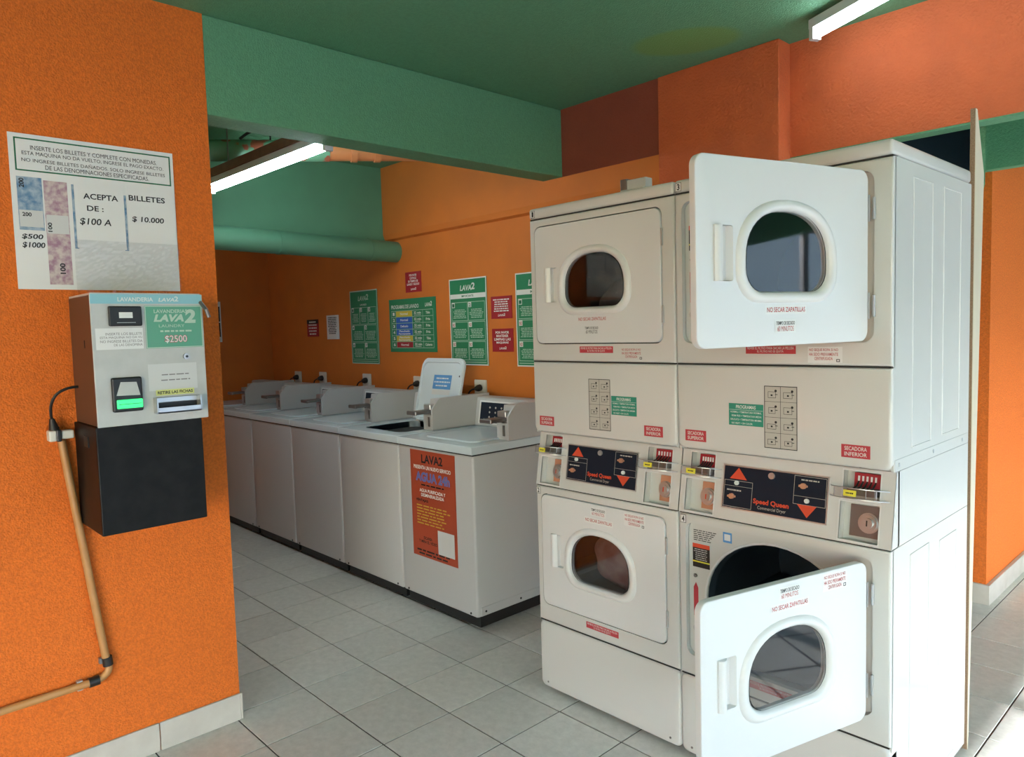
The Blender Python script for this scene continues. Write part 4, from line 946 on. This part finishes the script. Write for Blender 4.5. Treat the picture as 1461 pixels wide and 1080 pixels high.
# plug, lead and conduit beside the machine
t = thing('power_lead', (-1.33, -1.53, 1.19), 'black power lead running from the token machine to the white connector', 'cable')
pts = curve3((-1.30, -1.481, 1.345), (-1.30, -1.575, 1.345), (-1.335, -1.555, 1.24), 12)
obj('lead', tube(B(), pts, .0045, 8), 'black', t, smooth=True)
obj('plug', tube(B(), [(-1.335, -1.555, 1.245), (-1.338, -1.550, 1.210)], .012, 10, rs=[.007, .016]), 'black', t, smooth=True)
t = thing('connector_box', (-1.345, -1.535, 1.17), 'small white cable connector with black middle at the top of the conduit', 'connector')
obj('connector_end', bx(XL+.001, -1.325, -1.568, -1.545, 1.170, 1.206, bev=.005), 'socket', t); obj('connector_middle', bx(XL+.001, -1.322, -1.547, -1.532, 1.168, 1.208, bev=.004), 'black', t); obj('connector_end', bx(XL+.001, -1.328, -1.533, -1.495, 1.175, 1.203, bev=.005), 'socket', t)
t = thing('conduit', (XL+.019, -1.6, .33), 'tan cable conduit bent along the orange coin-machine wall', 'conduit')
xc = XL+.019
pts = [(xc, -1.530, 1.170), (xc, -1.445, .415)] + curve3((xc, -1.437, .385), (xc, -1.430, .340), (xc, -1.487, .336), 8) + [(xc, -2.4, .325)]
obj('pipe', tube(B(), pts, .0125, 12), 'tan_pipe', t, smooth=True)
obj('black_joint', tube(B(), [(xc, -1.441, .408), (xc, -1.438, .378)], .0165, 12), 'black', t, smooth=True)
obj('black_joint', tube(B(), [(xc, -1.468, .337), (xc, -1.500, .336)], .0165, 12), 'black', t, smooth=True)
obj('wall_clip', bx(XL+.001, XL+.02, -1.464, -1.448, .388, .408, bev=.002), 'darkmetal', t); obj('wall_clip', bx(XL+.001, XL+.02, -1.535, -1.517, .318, .352, bev=.002), 'metal', t)

# ------------------------------------------------------------------ pipes and lamps
t = thing('thick_pipe', (-3.05, 0, 2.0), 'thick green painted pipe running below the green beam', 'pipe')
obj('pipe', tube(B(), [(-3.05, -1.9, 2.125), (-3.05, YW, 2.070)], .074, 28), 'pipe_green', t, smooth=True)
for y in (.085, .76):
    zc = 2.125 - .055*(y+1.9)/2.885
    st = obj('strap', tube(B(), [(-3.05, y-.012, zc), (-3.05, y+.012, zc)], .077, 28), 'pipe_green', t, smooth=True)
    obj('strap_tail', bx(-3.10, -3.094, y-.012, y+.012, zc+.05, 2.16), 'green_s', st)
t = thing('drain_pipe', (-2.1, 0, 2.3), 'drain pipe with peeling green paint and bare orange end', 'pipe')
pA, pB = Vector((-3.03, -1.30, 2.470)), Vector((-2.05, .94, 2.584)); pt = lambda f: pA + (pB-pA)*f
obj('painted_pipe', tube(B(), [pt(0), pt(.63)], .058, 24), 'peel', t, smooth=True)
obj('bare_pipe', tube(B(), [pt(.63), pt(1)], .055, 24), 'pvc', t, smooth=True)
for f_ in (.68, .735): obj('pipe_ring', tube(B(), [pt(f_), pt(f_+.014)], .063, 24), 'pvc', t, smooth=True)
for f_ in (.36, .50, .58):
    q = pt(f_); obj('hanger_rod', tube(B(), [(q.x, q.y, q.z), (q.x, q.y, CZ)], .005, 8), 'black', t)
tag(obj('cable_loop', tube(B(), curve3((-2.665, -.30, 2.600), (-2.55, -.22, 2.70), (-2.52, -.05, 2.612), 12), .008, 8), 'black', smooth=True), 'black cable loop over the drain pipe', 'cable')
def lamp(name, a, b, label, tm, wood):
    a, b = Vector(a), Vector(b); d = (b-a).normalized(); side = d.cross(Vector((0, 0, 1))).normalized()
    t = thing(name, (a+b)/2, label, 'light')
    def bar(s0, s1, w_, z0, z1, m_, nm, par=None):
        bm = B(); p0, p1 = a + d*s0, a + d*s1; vs = []
        for p in (p0, p1):
            vs.append([bm.verts.new(p + side*q + Vector((0, 0, z))) for q, z in ((-w_, z0), (w_, z0), (w_, z1), (-w_, z1))])
        bm.faces.new(vs[0]); bm.faces.new(vs[1][::-1])
        for i in range(4): bm.faces.new((vs[0][i], vs[0][(i+1) % 4], vs[1][(i+1) % 4], vs[1][i]))
        bmesh.ops.recalc_face_normals(bm, faces=bm.faces)
        return obj(nm, bm, m_, par or t)
    Lt = (b-a).length
    obj('tube', tube(B(), [a + d*.025, b - d*.025],   .0145, 14), tm, t, smooth=True)
    bar(0, Lt, .022, .026, .060, 'fixture', 'lamp_body')
    bar(0, .022, .020, -.018, .027, 'fixture', 'end_holder'); bar(Lt-.022, Lt, .020, -.018, .027, 'fixture', 'end_holder')
    if wood: bar(-.3, Lt-.06, .030, .061, .105, 'wood', 'wooden_batten')
    for s_ in (Lt*.2, Lt*.8):
        q = a + d*s_; obj('hanger', tube(B(), [(q.x, q.y, q.z+.06), (q.x, q.y, CZ)], .004, 6), 'darkmetal', t)
    return t
lamp('tube_lamp', (-2.80, -.430, 2.320), (-1.525, -.394, 2.320), 'lit fluorescent tube lamp below a wooden strip over the washers', 'tube', True)
lamp('tube_lamp', (.085, .84, 2.605), (1.18, .335, 2.605), 'lit fluorescent tube lamp hung from the ceiling above the dryers', 'tube_b', False)

lamp('tube_lamp', (-4.65, -1.02, 2.36), (-3.45, -1.02, 2.36), 'unseen tube lamp added to brighten the far bay beyond the thick green pipe', 'tube_added', False)  # added out of view to brighten the far poster wall
